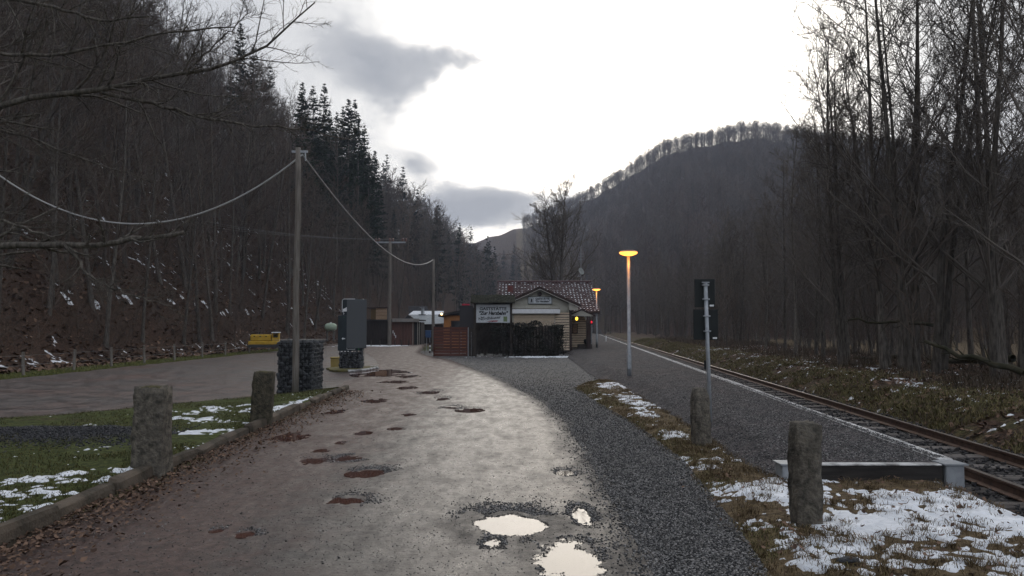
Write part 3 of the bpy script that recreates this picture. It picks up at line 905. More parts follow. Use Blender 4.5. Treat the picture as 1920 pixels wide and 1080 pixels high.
def leaves(name, x, y, s, mat, label, z=None):
    n = len(x); z = (H(x, y) if z is None else z) + .012 + rng.random(n) * .02
    Q = np.array([(-1, -.6, .25), (0, -.75, 0), (0, .75, 0), (-1, .5, .3), (1, -.5, .3), (1, .6, .2)], float)
    R = rot_rand(n); tilt = rng.normal(0, .35, (n, 2)); th = rng.random(n) * 2 * math.pi
    c, s_ = np.cos(th), np.sin(th)
    Rz = np.zeros((n, 3, 3)); Rz[:, 0, 0] = c; Rz[:, 0, 1] = -s_; Rz[:, 1, 0] = s_; Rz[:, 1, 1] = c; Rz[:, 2, 2] = 1; Rz[:, 2, 0] = tilt[:, 0]; Rz[:, 2, 1] = tilt[:, 1]
    B = Q[None] * (s * rng.uniform(.6, 1.2, n))[:, None, None] * .5
    V = (np.einsum('nij,nkj->nki', Rz, B) + np.stack([x, y, z], 1)[:, None]).reshape(-1, 3)
    b = 6 * np.arange(n)[:, None]
    me = mesh_np(name, V, [b + np.array([[0, 1, 2, 3]]), b + np.array([[1, 4, 5, 2]])]); add_attr(me, 'tint', np.repeat(rng.random(n), 6))
    return tag(link(name, me, mat), label, 'leaves', kind='stuff')


M_LEAF = material('dead_leaf', (.045, .026, .018), attr='tint', c3=(.20, .125, .085), rough=.8, spec=.2)
n = 4800; y = 4.4 + 14 * rng.random(n) ** 1.3; x = kerb_x(y) + .08 + np.abs(rng.normal(0, .33, n))
leaves('kerb_leaves', x, y, .034, M_LEAF, 'dead brown leaves drifted along the kerb', z=np.maximum(H(x, y), .012))
n = 34000; y = 6 + 60 * rng.random(n) ** 1.5; x = edge_x(y) + 2.0 + 7.5 * rng.random(n) ** .8
leaves('bank_leaves', x, y, .075, M_LEAF, 'dead leaves covering the bank and wood floor')
n = 22000; y = 20 + 70 * rng.random(n); x = toe_l(y) + .8 - 26 * rng.random(n) ** 1.3
leaves('slope_leaves', x, y, .22, M_LEAF, 'brown leaf litter covering the left slope')
n = 500; y = 4.3 + 4 * rng.random(n); x = rng.uniform(1.7, 4.6, n)
leaves('snow_leaves', x, y, .035, M_LEAF, 'scattered dead leaves and stalks on the snow', z=H(x, y) + .02)

# ------------------------------------------------------------------ trees
def norm(v): return v / np.maximum(np.linalg.norm(v, axis=-1, keepdims=True), 1e-9)


def sweep(P, R, sides):
    B, n, _ = P.shape
    T = norm(np.gradient(P, axis=1))
    mean = norm(P[:, -1] - P[:, 0])
    ref = np.where((np.abs(mean[:, 2:3]) > .75), np.array([[1., 0, 0]]), np.array([[0, 0, 1.]]))[:, None]
    U = norm(np.cross(T, ref)); W = np.cross(T, U)
    a = 2 * np.pi * np.arange(sides) / sides
    V = P[:, :, None] + R[:, :, None, None] * (U[:, :, None] * np.cos(a)[None, None, :, None] + W[:, :, None] * np.sin(a)[None, None, :, None])
    i = np.arange(B * n * sides).reshape(B, n, sides); j = np.roll(i, -1, 2)
    F = np.stack([i[:, :-1], j[:, :-1], j[:, 1:], i[:, 1:]], -1).reshape(-1, 4)
    return V.reshape(-1, 3), F


def grow(P0, D, L, n, r, wob, up, r0, taper=.25, out=None):
    """polylines from P0 (B,3) along D with length L (B,)"""
    B = len(P0); pts = [P0]; d = norm(D); step = (L / (n - 1))[:, None]
    for k in range(n - 1):
        d = norm(d + r.normal(0, wob, (B, 3)) + np.array([0, 0, up]))
        pts.append(pts[-1] + d * step)
    R = r0[:, None] * np.linspace(1, taper, n)[None]
    return np.stack(pts, 1), R


def kids(P, R, k, t0, t1, ang, lf, n, r, wob, up, rf, shrink=.55, rmin=.004, taper=.25, lmin=.15):
    B, m, _ = P.shape
    t = t0 + (t1 - t0) * (np.arange(k)[None] + r.random((B, k))) / k
    f = t * (m - 1); i = np.clip(f.astype(int), 0, m - 2); w = (f - i)[..., None]
    b = np.arange(B)[:, None]
    pos = P[b, i] * (1 - w) + P[b, i + 1] * w
    tan = norm(P[b, i + 1] - P[b, i])
    rad = (R[b, i] * (1 - w[..., 0]) + R[b, i + 1] * w[..., 0])
    rnd = r.normal(size=(B, k, 3)); side = norm(rnd - (rnd * tan).sum(-1, keepdims=True) * tan)
    a = np.radians(ang * r.uniform(.7, 1.25, (B, k)))[..., None]
    D = tan * np.cos(a) + side * np.sin(a)
    plen = np.linalg.norm(np.diff(P, axis=1), axis=-1).sum(1)
    L = np.maximum(plen[:, None] * lf * (1 - shrink * (t - t0) / (t1 - t0 + 1e-6)) * r.uniform(.6, 1.25, (B, k)), lmin)
    return grow(pos.reshape(-1, 3), D.reshape(-1, 3), L.ravel(), n, r, wob, up, np.maximum(rad.ravel() * rf, rmin), taper)


def join(parts):
    V, F, b = [], [], 0
    for v, f in parts:
        V.append(v); F.append(f + b); b += len(v)
    return np.concatenate(V), np.concatenate(F)


def stem_parts(stems, r, crown0, limbs, subs, twigs, limb_ang, up, limb_len, twig_r, sub_len=.42, twig_len=.45, sides=(8, 5, 3, 3), fine=0):
    P, R = stems
    trunk = [sweep(P, R, sides[0])]
    crown = []
    P1, R1 = kids(P, R, limbs, crown0, .985, limb_ang, limb_len, 7, r, .10, up, .38, .62, twig_r * 2.0)
    crown.append(sweep(P1, R1, sides[1]))
    P2, R2 = kids(P1, R1, subs, .18, 1.0, 42, sub_len, 5, r, .13, up * .8, .6, .45, twig_r * 1.4)
    crown.append(sweep(P2, R2, sides[2]))
    P3, R3 = kids(P2, R2, twigs, .15, 1.0, 40, twig_len, 4, r, .16, up * .6, .7, .4, twig_r, lmin=.22)
    crown.append(sweep(P3, R3, sides[3]))
    if fine:
        P4, R4 = kids(P3, R3, fine, .2, 1.0, 40, .5, 3, r, .15, .02, .8, .4, twig_r * .8, lmin=.12)
        crown.append(sweep(P4, R4, 3))
    return trunk, crown


def make_bare(seed, h, r0, crown0=.35, limbs=22, subs=8, twigs=5, ang=48, up=.10, limb_len=.30, twig_r=.010, stems=1, lean=.05, spread=.12, fine=0):
    r = np.random.default_rng(seed)
    base = np.zeros((stems, 3)); base[:, 2] = -.4
    D = np.tile(np.array([0, 0, 1.]), (stems, 1)); D[:, :2] += r.normal(0, lean if stems == 1 else spread, (stems, 2))
    if stems > 1: base[:, :2] = D[:, :2] * 4.0
    L = h * r.uniform(.82, 1.0, stems); L[0] = h
    P, R = grow(base, D, L, 13, r, .022, .02, r0 * r.uniform(.75, 1.1, stems), .10)
    R[:, 0] *= 1.35
    t, c = stem_parts((P, R), r, crown0, limbs, subs, twigs, ang, up, limb_len, twig_r, fine=fine)
    return join(t), join(c)


def make_conifer(seed, h, r0, crown0=.12, whorls=34, per=6, width=.15):
    r = np.random.default_rng(seed)
    P, R = grow(np.array([[0, 0, -.4]]), np.array([[0, 0, 1.]]), np.array([h]), 10, r, .006, .02, np.array([r0]), .06)
    trunk = [sweep(P, R, 8)]
    n = whorls * per
    t = np.sort(crown0 + (.995 - crown0) * r.random(n) ** .9)
    pos = np.stack([np.interp(t, np.linspace(0, 1, 10), P[0, :, k]) for k in range(3)], 1)
    th = r.random(n) * 2 * np.pi
    L = h * width * (1 - t) ** .85 * r.uniform(.65, 1.2, n) + .14
    D = np.stack([np.cos(th), np.sin(th), .45 * (t - .5) - .05], 1)
    B, RB = grow(pos, D, L, 6, r, .05, .03, .012 + .02 * (1 - t), .3)
    B[:, :, 2] -= (np.linspace(0, 1, 6)[None] * (1.35 - np.linspace(0, 1, 6)[None])) * (L * .35 * (1 - t))[:, None]
    bt = sweep(B, RB, 3)
    # needle sprays: small triangles hanging along each branch
    k = 26
    f = r.random((n, k)) ** .8 * 5; i = np.clip(f.astype(int), 0, 4); w = (f - i)[..., None]; b = np.arange(n)[:, None]
    p = B[b, i] * (1 - w) + B[b, i + 1] * w
    tn = norm(B[b, i + 1] - B[b, i])
    sd = norm(r.normal(size=(n, k, 3)) * np.array([1, 1, .45]) + np.array([0, 0, -.25]))
    s = r.uniform(.24, .60, (n, k, 1)) * (.22 + .85 * (1 - t) ** .6)[:, None, None]
    d = norm(sd + tn * .7)
    q = norm(np.cross(d, r.normal(size=(n, k, 3)))) * s * .30
    V = np.stack([p - q, p + q, p + d * s + q * .5, p + d * s * 1.25], 2).reshape(-1, 3)
    F = (np.array([[0, 1, 2, 3]]) + 4 * np.arange(n * k)[:, None])
    return join(trunk), bt, (V, F)


FAR = bpy.data.collections.new('far_tree_kinds')
PROTO = {}


def proto_tree(kind, trunk, crown, tm, cm):
    a = mesh_np(kind + '_trunk', trunk[0], [trunk[1]], True); a.materials.append(tm)
    b = mesh_np(kind + '_crown', crown[0], [crown[1]], False); b.materials.append(cm)
    return a, b


def place_tree(name, meshes, loc, rz, sc, lean=(0, 0), label=None, cat='tree', group=None):
    e_ = empty(name, loc, rz); e_.rotation_euler = (lean[0], lean[1], rz); e_.scale = (sc, sc, sc)
    for nm, m_ in zip(('trunk', 'crown', 'needles'), meshes):
        link(nm, m_, None, e_)
    return tag(e_, label, cat, group)


forest = [proto_tree('forest', *make_bare(200 + k, 17, .145, .20, 26, 8, 6, 50, .09, .26, .010), M_BARK, M_TWIG if k % 2 else M_TWIG_R) for k in range(5)]
alder = [proto_tree('alder', *make_bare(300 + k, 12.0, .105, .16, 22, 8, 5, 46, .10, .30, .007, stems=(3, 2, 4)[k], spread=.055, fine=2), M_ALDER_BARK, M_ALDER_TWIG) for k in range(3)]
slim = [proto_tree('slim', *make_bare(350 + k, 11.5, .095, .16, 26, 8, 6, 48, .10, .30, .007, fine=2), M_ALDER_BARK, M_ALDER_TWIG) for k in range(3)]
sap = [proto_tree('sapling', *make_bare(400 + k, 5.5, .035, .12, 14, 5, 4, 42, .10, .36, .006, lean=.12), M_BARK, M_TWIG_R) for k in range(3)]
spruce = []
for k in range(3):
    t_, b_, n_ = make_conifer(500 + k, 25, .22, .20 + .1 * k)
    a_ = mesh_np('spruce_trunk', *[t_[0], [t_[1]]], True); a_.materials.append(M_BARK)
    c_ = mesh_np('spruce_branches', b_[0], [b_[1]]); c_.materials.append(M_TWIG)
    d_ = mesh_np('spruce_needles', n_[0], [n_[1]]); d_.materials.append(M_NEEDLE)
    spruce.append((a_, c_, d_))


def zat(x, y): return float(H(np.array([x]), np.array([y]))[0])


# -- left slope: trees one by one
cnt = 0
d = 1.2
rows = []
while d < 62:
    st = 2.6 + d * .03
    y = 17 + random.random() * st
    while y < 150:
        x = float(toe_l(y)) - d - random.uniform(0, st * .8)
        if -x / y < .80 : rows.append((x, y + random.uniform(-1, 1), d))
        y += st * random.uniform(.75, 1.3) * (1 + y / 400)
    d += st * .95
random.shuffle(rows)
rows = sorted(rows, key=lambda q: q[1] + q[2] * 1.5)
SPR = [(600, 105, 1.0), (628, 112, .92), (650, 108, 1.06), (668, 104, 1.02), (682, 112, .98), (700, 118, .88), (585, 98, .95), (640, 120, 1.0), (560, 92, .9), (660, 122, 1.1), (690, 106, .84), (614, 118, .9), (708, 112, .7),
       (775, 150, .62), (738, 140, .55), (470, 95, .9), (440, 100, .95)]
spots = [((px - 960) / FPX * Y, Y, s) for px, Y, s in SPR]
for x, y, s in spots:
    near = [q for q in rows if (q[0] - x) ** 2 + (q[1] - y) ** 2 < 9]
    for q in near: rows.remove(q)
indiv, mid_pts = rows[:250], [(x, y) for x, y, d in rows[250:]]
far_pts = []
for x, y, d in indiv:
    place_tree('bare_tree', random.choice(forest), (x, y, zat(x, y)), random.uniform(0, 6.28), random.uniform(.78, 1.25) * (.72 if 84 < y < 135 else 1.0),
               (random.uniform(-.04, .04), random.uniform(-.02, .12)),
               'bare deciduous tree with slim dark trunk on the steep left slope', 'tree', 'bare trees on the left slope')
for k, (x, y, s) in enumerate(spots):
    place_tree('spruce_tree', spruce[k % 3], (x, y, zat(x, y)), random.uniform(0, 6.28), s * 1.0, (0, 0),
               'tall dark green spruce in the clump on the left slope', 'tree', 'spruces on the left slope')
# saplings along the toe of the slope
for k in range(46):
    y = 20 + 60 * random.random(); x = float(toe_l(y)) - random.uniform(.2, 7)
    place_tree('sapling', random.choice(sap), (x, y, zat(x, y)), random.uniform(0, 6.28), random.uniform(.5, 1.1), (0, random.uniform(0, .25)),
               'thin leafless sapling at the foot of the left slope', 'tree', 'saplings at the foot of the left slope')

# -- right wood beside the track
def wood_x(y): return 9.0 + .087 * y
rw = []
d = 0.0
while d < 25:
    st = 3.0 + d * .06
    y = 9 + random.random() * st
    while y < 130:
        x = wood_x(y) + d + random.uniform(0, st * .7)
        if x / y < .80 and x / y > .12: rw.append((x, y, d))
        y += st * random.uniform(.7, 1.35) * (1 + y / 130)
    d += st
rw = sorted(rw, key=lambda q: q[1] + q[2])
for k, (x, y, d) in enumerate(rw[:215]):
    big = random.random() < .45
    place_tree('woodland_tree', random.choice(alder if big else slim), (x, y, zat(x, y)), random.uniform(0, 6.28), random.uniform(.82, 1.10) * (1 + .006 * d) * float(np.interp(y, [16, 22, 30, 45], [1.12, 1.0, .80, .76])),
               (random.uniform(-.035, .035), random.uniform(-.06, .02)),
               'bare alder with several dark stems in the wood right of the track' if big else 'bare single-stemmed tree in the wood right of the track', 'tree',
               'many-stemmed alders right of the track' if big else 'single-stemmed trees right of the track')
far_pts_r = [(x, y) for x, y, d in rw[215:]]
for k in range(80):
    y = 12 + 80 * random.random() ** 1.4; x = wood_x(y) - .8 + random.uniform(0, 9)
    place_tree('sapling', random.choice(sap), (x, y, zat(x, y)), random.uniform(0, 6.28), random.uniform(.4, .95), (0, random.uniform(-.2, .1)),
               'thin leafless sapling along the edge of the right wood', 'tree', 'saplings along the edge of the right wood')
# the big clump nearest the track and its neighbours
for px, py, Y, m_, s, lab in ((1722, 700, 20.0, alder[2], 1.18, 'largest many-stemmed alder clump, nearest the track on the right'),
                              (1585, 680, 24.5, alder[0], .98, 'many-stemmed alder left of the largest clump beside the track'),
                              (1655, 690, 22.0, slim[0], 1.2, 'single bare tree between the two largest alder clumps'),
                              (1490, 668, 30.0, slim[2], .86, 'bare tree at the track side standing leftmost of the tall alders'),
                              (1870, 690, 17.5, alder[1], 1.15, 'tall alder whose boughs reach in at the right edge')):
    x = (px - 960) / FPX * Y
    place_tree('alder_clump', m_, (x, Y, zat(x, Y)), random.uniform(0, 6.28), s, (0, -.03), lab, 'tree')
# lone tree behind the restaurant
t_, c_ = make_bare(612, 16.5, .36, .22, 34, 10, 7, 54, .09, .42, .015, stems=2, spread=.05, fine=2)
lone = proto_tree('lone', t_, c_, M_BARK, M_TWIG)
x = (1045 - 960) / FPX * 78
place_tree('lone_tree', lone, (x, 78, zat(x, 78)), 1.1, 1.0, (0, 0), 'tall broad leafless tree standing alone behind the restaurant roof', 'tree')

# -- overhanging boughs of a tree left of the picture
def bough_tree():
    r = np.random.default_rng(77)
    e_ = empty('overhanging_tree', (-8.6, 9.6, zat(-8.6, 9.6)))
    tag(e_, 'leafless tree at the left edge whose long boughs hang into the upper left', 'tree')
    off = Vector(e_.location)
    P, R = grow(np.array([[0, 0, -.3]]), np.array([[.02, .02, 1.]]), np.array([13.]), 14, r, .02, .02, np.array([.26]), .2)
    tr, cr = [sweep(P, R, 10)], []
    B = [([(-210, 330, 9.6), (-60, 215, 9.6), (60, 180, 9.6), (190, 172, 9.5), (260, 150, 9.4), (350, 140, 9.3), (450, 115, 9.2), (520, 70, 9.1), (590, 8, 9.0)], .055, .008, 6),
         ([(190, 172, 9.5), (290, 195, 9.7), (380, 218, 9.9), (470, 236, 10.0), (560, 240, 10.1), (660, 262, 10.2)], .028, .006, 5),
         ([(-210, 520, 9.6), (-60, 470, 9.5), (60, 458, 9.4), (180, 460, 9.3), (260, 448, 9.2), (345, 437, 9.1)], .060, .026, 3),
         ([(-150, 350, 9.6), (-40, 405, 9.5), (30, 420, 9.3), (100, 447, 9.2)], .030, .012, 3),
         ([(120, 458, 9.3), (170, 520, 9.2), (230, 550, 9.1), (320, 575, 9.0)], .02, .006, 4),
         ([(-210, 180, 9.6), (-80, 90, 9.4), (40, 105, 9.2), (160, 100, 9.0), (300, 60, 8.8), (440, 50, 8.6)], .035, .008, 6),
         ([(-210, 100, 9.6), (-60, -20, 9.5), (90, 10, 9.2), (180, 40, 9.0), (280, 30, 8.8)], .04, .01, 6),
         ([(-180, 260, 9.6), (-30, 235, 9.9), (90, 270, 10.3), (190, 310, 10.6), (290, 340, 10.9)], .03, .006, 5),
         ([(350, 140, 9.3), (372, 110, 9.2), (430, 60, 9.1), (470, 20, 9.0)], .014, .004, 4)]
    for pts, ra, rb, kk in B:
        Q = np.array([np.array(at_depth(*p)) - np.array(off) for p in pts])
        if pts[0][0] < -100:
            zt = Q[0, 2] - .5; Q = np.concatenate([[[np.interp(zt, P[0, :, 2], P[0, :, 0]), np.interp(zt, P[0, :, 2], P[0, :, 1]), zt]], Q])
        s = np.linspace(0, len(Q) - 1, 22); Q = np.stack([np.interp(s, np.arange(len(Q)), Q[:, k]) for k in range(3)], 1)
        Q[1:-1] = (Q[:-2] + Q[1:-1] * 2 + Q[2:]) / 4
        Q[1:] += r.normal(0, .012, (21, 3))
        P0, R0 = Q[None], np.linspace(ra, rb, 22)[None]
        cr.append(sweep(P0, R0, 7))
        P1, R1 = kids(P0, R0, 5 * kk, .12, 1.0, 42, .24, 7, r, .12, .05, .55, .6, .004, lmin=.3); cr.append(sweep(P1, R1, 4))
        P2, R2 = kids(P1, R1, 7, .12, 1.0, 42, .45, 5, r, .15, .04, .6, .4, .003, lmin=.15); cr.append(sweep(P2, R2, 3))
        P3, R3 = kids(P2, R2, 4, .2, 1.0, 42, .42, 4, r, .15, .03, .8, .4, .0024, lmin=.06); cr.append(sweep(P3, R3, 3))
    (tv, tf), (cv, cf) = join(tr), join(cr)
    link('trunk', mesh_np('bough_trunk', tv, [tf], True), M_BARK, e_)
    link('crown', mesh_np('bough_crown', cv, [cf], True), M_BARK, e_)


bough_tree()

# -- far woods: one mass, scattered with geometry nodes
far_kinds = []
for k in range(5):
    if k < 4:
        t_, c_ = make_bare(700 + k, 14, .15, .38, 16, 6, 4, 58, .08, .36, .028)
        V, F = join([t_, c_]); m_ = mesh_np('far_tree', V, [F]); m_.materials.append(M_TWIG if k % 2 else M_TWIG_R)
        o = bpy.data.objects.new('far_tree', m_)
    else:
        t_, b_, n_ = make_conifer(720, 17, .16, .1, 20, 5, .17)
        V, F = join([t_, b_, n_]); m_ = mesh_np('far_spruce', V, [F]); m_.materials.append(M_NEEDLE); o = bpy.data.objects.new('far_spruce', m_)
    FAR.objects.link(o); far_kinds.append(o)


def wood_mass(name, pts, smin, smax, label, kinds, seed=0):
    P = np.array(pts, float); z = H(P[:, 0], P[:, 1])
    me = bpy.data.meshes.new(name); me.vertices.add(len(P)); me.vertices.foreach_set('co', np.stack([P[:, 0], P[:, 1], z], 1).astype(np.float32).ravel()); me.update()
    o = link(name, me); tag(o, label, 'wood', kind='stuff')
    ng = bpy.data.node_groups.new(name, 'GeometryNodeTree')
    ng.interface.new_socket('Geometry', in_out='INPUT', socket_type='NodeSocketGeometry'); ng.interface.new_socket('Geometry', in_out='OUTPUT', socket_type='NodeSocketGeometry')
    N, L = ng.nodes.new, ng.links.new
    gi, go = N('NodeGroupInput'), N('NodeGroupOutput')
    col = bpy.data.collections.new(name + '_kinds')
    for q in kinds: col.objects.link(q)
    ci = N('GeometryNodeCollectionInfo'); ci.inputs['Collection'].default_value = col; ci.inputs['Separate Children'].default_value = True; ci.inputs['Reset Children'].default_value = True
    ip = N('GeometryNodeInstanceOnPoints'); ip.inputs['Pick Instance'].default_value = True
    rv = N('FunctionNodeRandomValue'); rv.data_type = 'FLOAT_VECTOR'; rv.inputs['Min'].default_value = (-.05, -.05, 0); rv.inputs['Max'].default_value = (.05, .05, 6.28); rv.inputs['Seed'].default_value = seed
    rs = N('FunctionNodeRandomValue'); rs.data_type = 'FLOAT'; rs.inputs[2].default_value = smin; rs.inputs[3].default_value = smax; rs.inputs['Seed'].default_value = seed + 5
    L(gi.outputs[0], ip.inputs['Points']); L(ci.outputs[0], ip.inputs['Instance']); L(rv.outputs[0], ip.inputs['Rotation']); L(rs.outputs[1], ip.inputs['Scale']); L(ip.outputs[0], go.inputs[0])
    md = o.modifiers.new('scatter', 'NODES'); md.node_group = ng
    return o


# slope trees beyond the ones built singly, and brushwood under them
mid_kinds = []
for k, (a_, b_) in enumerate(forest[:4]):
    o = bpy.data.objects.new('slope_tree', bpy.data.meshes.new('slope_tree'))
    va = np.zeros(len(a_.vertices) * 3, np.float32); a_.vertices.foreach_get('co', va); vb = np.zeros(len(b_.vertices) * 3, np.float32); b_.vertices.foreach_get('co', vb)
    fa = np.zeros(len(a_.loops), np.int32); a_.loops.foreach_get('vertex_index', fa); fb = np.zeros(len(b_.loops), np.int32); b_.loops.foreach_get('vertex_index', fb)
    o.data = mesh_np('slope_tree', np.concatenate([va, vb]).reshape(-1, 3), [np.concatenate([fa.reshape(-1, 4), fb.reshape(-1, 4) + len(a_.vertices)])]); o.data.materials.append(M_TWIG if k % 2 else M_TWIG_R)
    mid_kinds.append(o)
wood_mass('slope_wood', mid_pts, .78, 1.25, 'close leafless trees filling the left slope behind its front rows', mid_kinds, 11)
brush_kinds = []
for k, (a_, b_) in enumerate(sap):
    o = bpy.data.objects.new('brush', b_); brush_kinds.append(o)
bp_ = []
for k in range(900):
    y = 18 + 110 * random.random() ** 1.2; x = float(toe_l(y)) - .3 - 38 * random.random() ** 1.3
    if -x / y < .78: bp_.append((x, y))
wood_mass('slope_brushwood', bp_, .35, .95, 'thin tangled brushwood under the trees of the left slope', brush_kinds, 15)
bp_ = []
for k in range(120):
    y = 13 + 100 * random.random() ** 1.3; x = wood_x(y) + .5 + 16 * random.random()
    if x / y < .78: bp_.append((x, y))
wood_mass('wood_brushwood', bp_, .35, .85, 'thin tangled brushwood under the right wood', brush_kinds, 17)
# upper left slope
d = 60.0; pl = list(far_pts)
while d < 130:
    st = 6.0 + d * .02; y = 60 + random.random() * st
    while y < 420:
        x = float(toe_l(y)) - d - random.uniform(0, st)
        if -x / y < .78: pl.append((x, y))
        y += st * random.uniform(.7, 1.4)
    d += st
y = 150.0
while y < 420:
    for d in np.arange(1, 46, 6.5): pl.append((float(toe_l(y)) - d - random.uniform(0, 5), y + random.uniform(-4, 4)))
    y += 6.5
wood_mass('left_hill_wood', pl, .95, 1.45, 'dense leafless wood covering the upper left hillside', far_kinds[:4] + far_kinds[4:])
# right hill
pr = list(far_pts_r)
r_ = np.random.default_rng(9)
for k in range(8500):
    u = r_.uniform(-.12, .80); R_, T_ = np.interp(u, RU, RR), np.interp(u, RU, RTOE)
    yy = math.sqrt(r_.uniform((T_ * .8) ** 2, (R_ * 1.01) ** 2)); pr.append((u * yy, yy))
for k in range(950):
    u = r_.uniform(-.12, .80); R_ = np.interp(u, RU, RR) * r_.uniform(.975, 1.01); pr.append((u * R_, R_))
pr = [(x, y) for x, y in pr if x > float(toe_l(y)) + 2 and not (abs(x - 4.7) < 6 and y < 95)]
wood_mass('right_hill_wood', pr, .50, .80, 'hazy leafless wood covering the far right hill', far_kinds[:4], 3)
print('TREES', len(indiv), len(rw), len(pl), len(pr))

# ------------------------------------------------------------------ stone posts
def stone_post(px, py, w, dpt, h, rz, lean, mat, label, top='flat', z=0.0, seed=0, moss=True):
    g = at_ground(px, py, z)
    r = np.random.default_rng(seed)
    zg = zat(g.x, g.y)
    n = 6; m = 10
    V = []; F = []
    ring = []
    for i in range(n): ring.append((-1 + 2 * i / n, -1))
    for i in range(n): ring.append((1, -1 + 2 * i / n))
    for i in range(n): ring.append((1 - 2 * i / n, 1))
    for i in range(n): ring.append((-1, 1 - 2 * i / n))
    K = len(ring)
    for k in range(m + 1):
        t = k / m; zz = -.2 + (h + .2) * t
        sc = 1.0 - .05 * t
        if top == 'round': sc *= math.sqrt(max(0.0, 1 - max(0, (t - .72) / .28) ** 2.2 * .55))
        elif k == m: sc *= .975
        for a, b in ring:
            rr = (abs(a) ** 9 + abs(b) ** 9) ** (1 / 9)
            j = (fbm(np.array([a * 2.2 + seed + b]), np.array([zz * 5 + b * 3]), 1.6, 3, seed)[0] - .5) * .05
            V.append((a / rr * (w / 2) * sc + j * a, b / rr * (dpt / 2) * sc + j * b, zz + (r.normal(0, .008) if k == m else 0)))
    for k in range(m):
        for i in range(K): F.append((k * K + i, k * K + (i + 1) % K, (k + 1) * K + (i + 1) % K, (k + 1) * K + i))
    V.append((0, 0, V[-1][2] + .012)); c = len(V) - 1
    for i in range(K): F.append((m * K + i, m * K + (i + 1) % K, c))
    mb = MB(); mb.add(V, F); o = mb.build('stone_post', mat, None, True)
    o.location = (g.x, g.y, zg); o.rotation_euler = (lean[0], lean[1], rz)
    tag(o, label, 'stone post', 'old stone posts along the road')
    if moss:
        lat = MB(); q = w * .40
        pts = []; N_ = 9
        for i in range(N_):
            for j in range(N_):
                a, b = -1 + 2 * i / (N_ - 1), -1 + 2 * j / (N_ - 1)
                pts.append((a * q * (1 + r.normal(0, .06)), b * dpt * .40 * (1 + r.normal(0, .06)), h + .002 + .014 * max(0, 1 - a * a * .9) * max(0, 1 - b * b * .9) * r.uniform(.4, 1.3) - (.02 if max(abs(a), abs(b)) > .98 else 0)))
        lat.add(pts, [(i * N_ + j, (i + 1) * N_ + j, (i + 1) * N_ + j + 1, i * N_ + j + 1) for i in range(N_ - 1) for j in range(N_ - 1)])
        lat.build('moss_cap', M_MOSSG, o, True)
    return o


M_MOSSG = material('moss', (.03, .03, .012), (.12, .105, .05), scale=30, rough=1.0, bump=1.0, bscale=60)
stone_post(284, 876, .33, .30, .84, math.radians(0), (0, 0), M_STONE, 'broad square stone post nearest on the left verge', 'flat', .1, 3)
stone_post(490, 788, .32, .28, .80, math.radians(7), (0, .05), M_MOSS, 'leaning dark mossy stone post on the left verge near the wooden pole', 'flat', .1, 8)
stone_post(1315, 838, .215, .21, .74, 0.1, (0, -.02), M_STONE, 'round-topped stone post beside the sign pole on the right', 'round', 0.02, 12, False)
stone_post(1512, 984, .215, .19, .80, 0.03, (0, 0), M_STONE, 'flat-topped stone post standing in the snow nearest on the right', 'flat', 0.02, 17, False)

# ------------------------------------------------------------------ gabions
M_GSTONE = material('slate_rubble', (.028, .031, .034), (.10, .105, .11), scale=6, rough=.85, bump=.6, bscale=25, rand=.35)
M_WIRE = material('gabion_wire', (.16, .17, .18), rough=.5, metallic=.6)
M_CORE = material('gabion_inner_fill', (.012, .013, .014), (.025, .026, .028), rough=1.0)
ROCKS = []
for k in range(7):
    r = np.random.default_rng(900 + k)
    V, F = [], []
    ph = (1 + 5 ** .5) / 2
    ico = norm(np.array([(-1, ph, 0), (1, ph, 0), (-1, -ph, 0), (1, -ph, 0), (0, -1, ph), (0, 1, ph), (0, -1, -ph), (0, 1, -ph), (ph, 0, -1), (ph, 0, 1), (-ph, 0, -1), (-ph, 0, 1)], float))
    fc = [(0, 11, 5), (0, 5, 1), (0, 1, 7), (0, 7, 10), (0, 10, 11), (1, 5, 9), (5, 11, 4), (11, 10, 2), (10, 7, 6), (7, 1, 8), (3, 9, 4), (3, 4, 2), (3, 2, 6), (3, 6, 8), (3, 8, 9), (4, 9, 5), (2, 4, 11), (6, 2, 10), (8, 6, 7), (9, 8, 1)]
    V = ico * r.uniform(.72, 1.15, (12, 1)) * np.array([1, .8, .72])
    m_ = mesh_np('rubble_stone', V, [np.array(fc)]); m_.materials.append(M_GSTONE); ROCKS.append(m_)


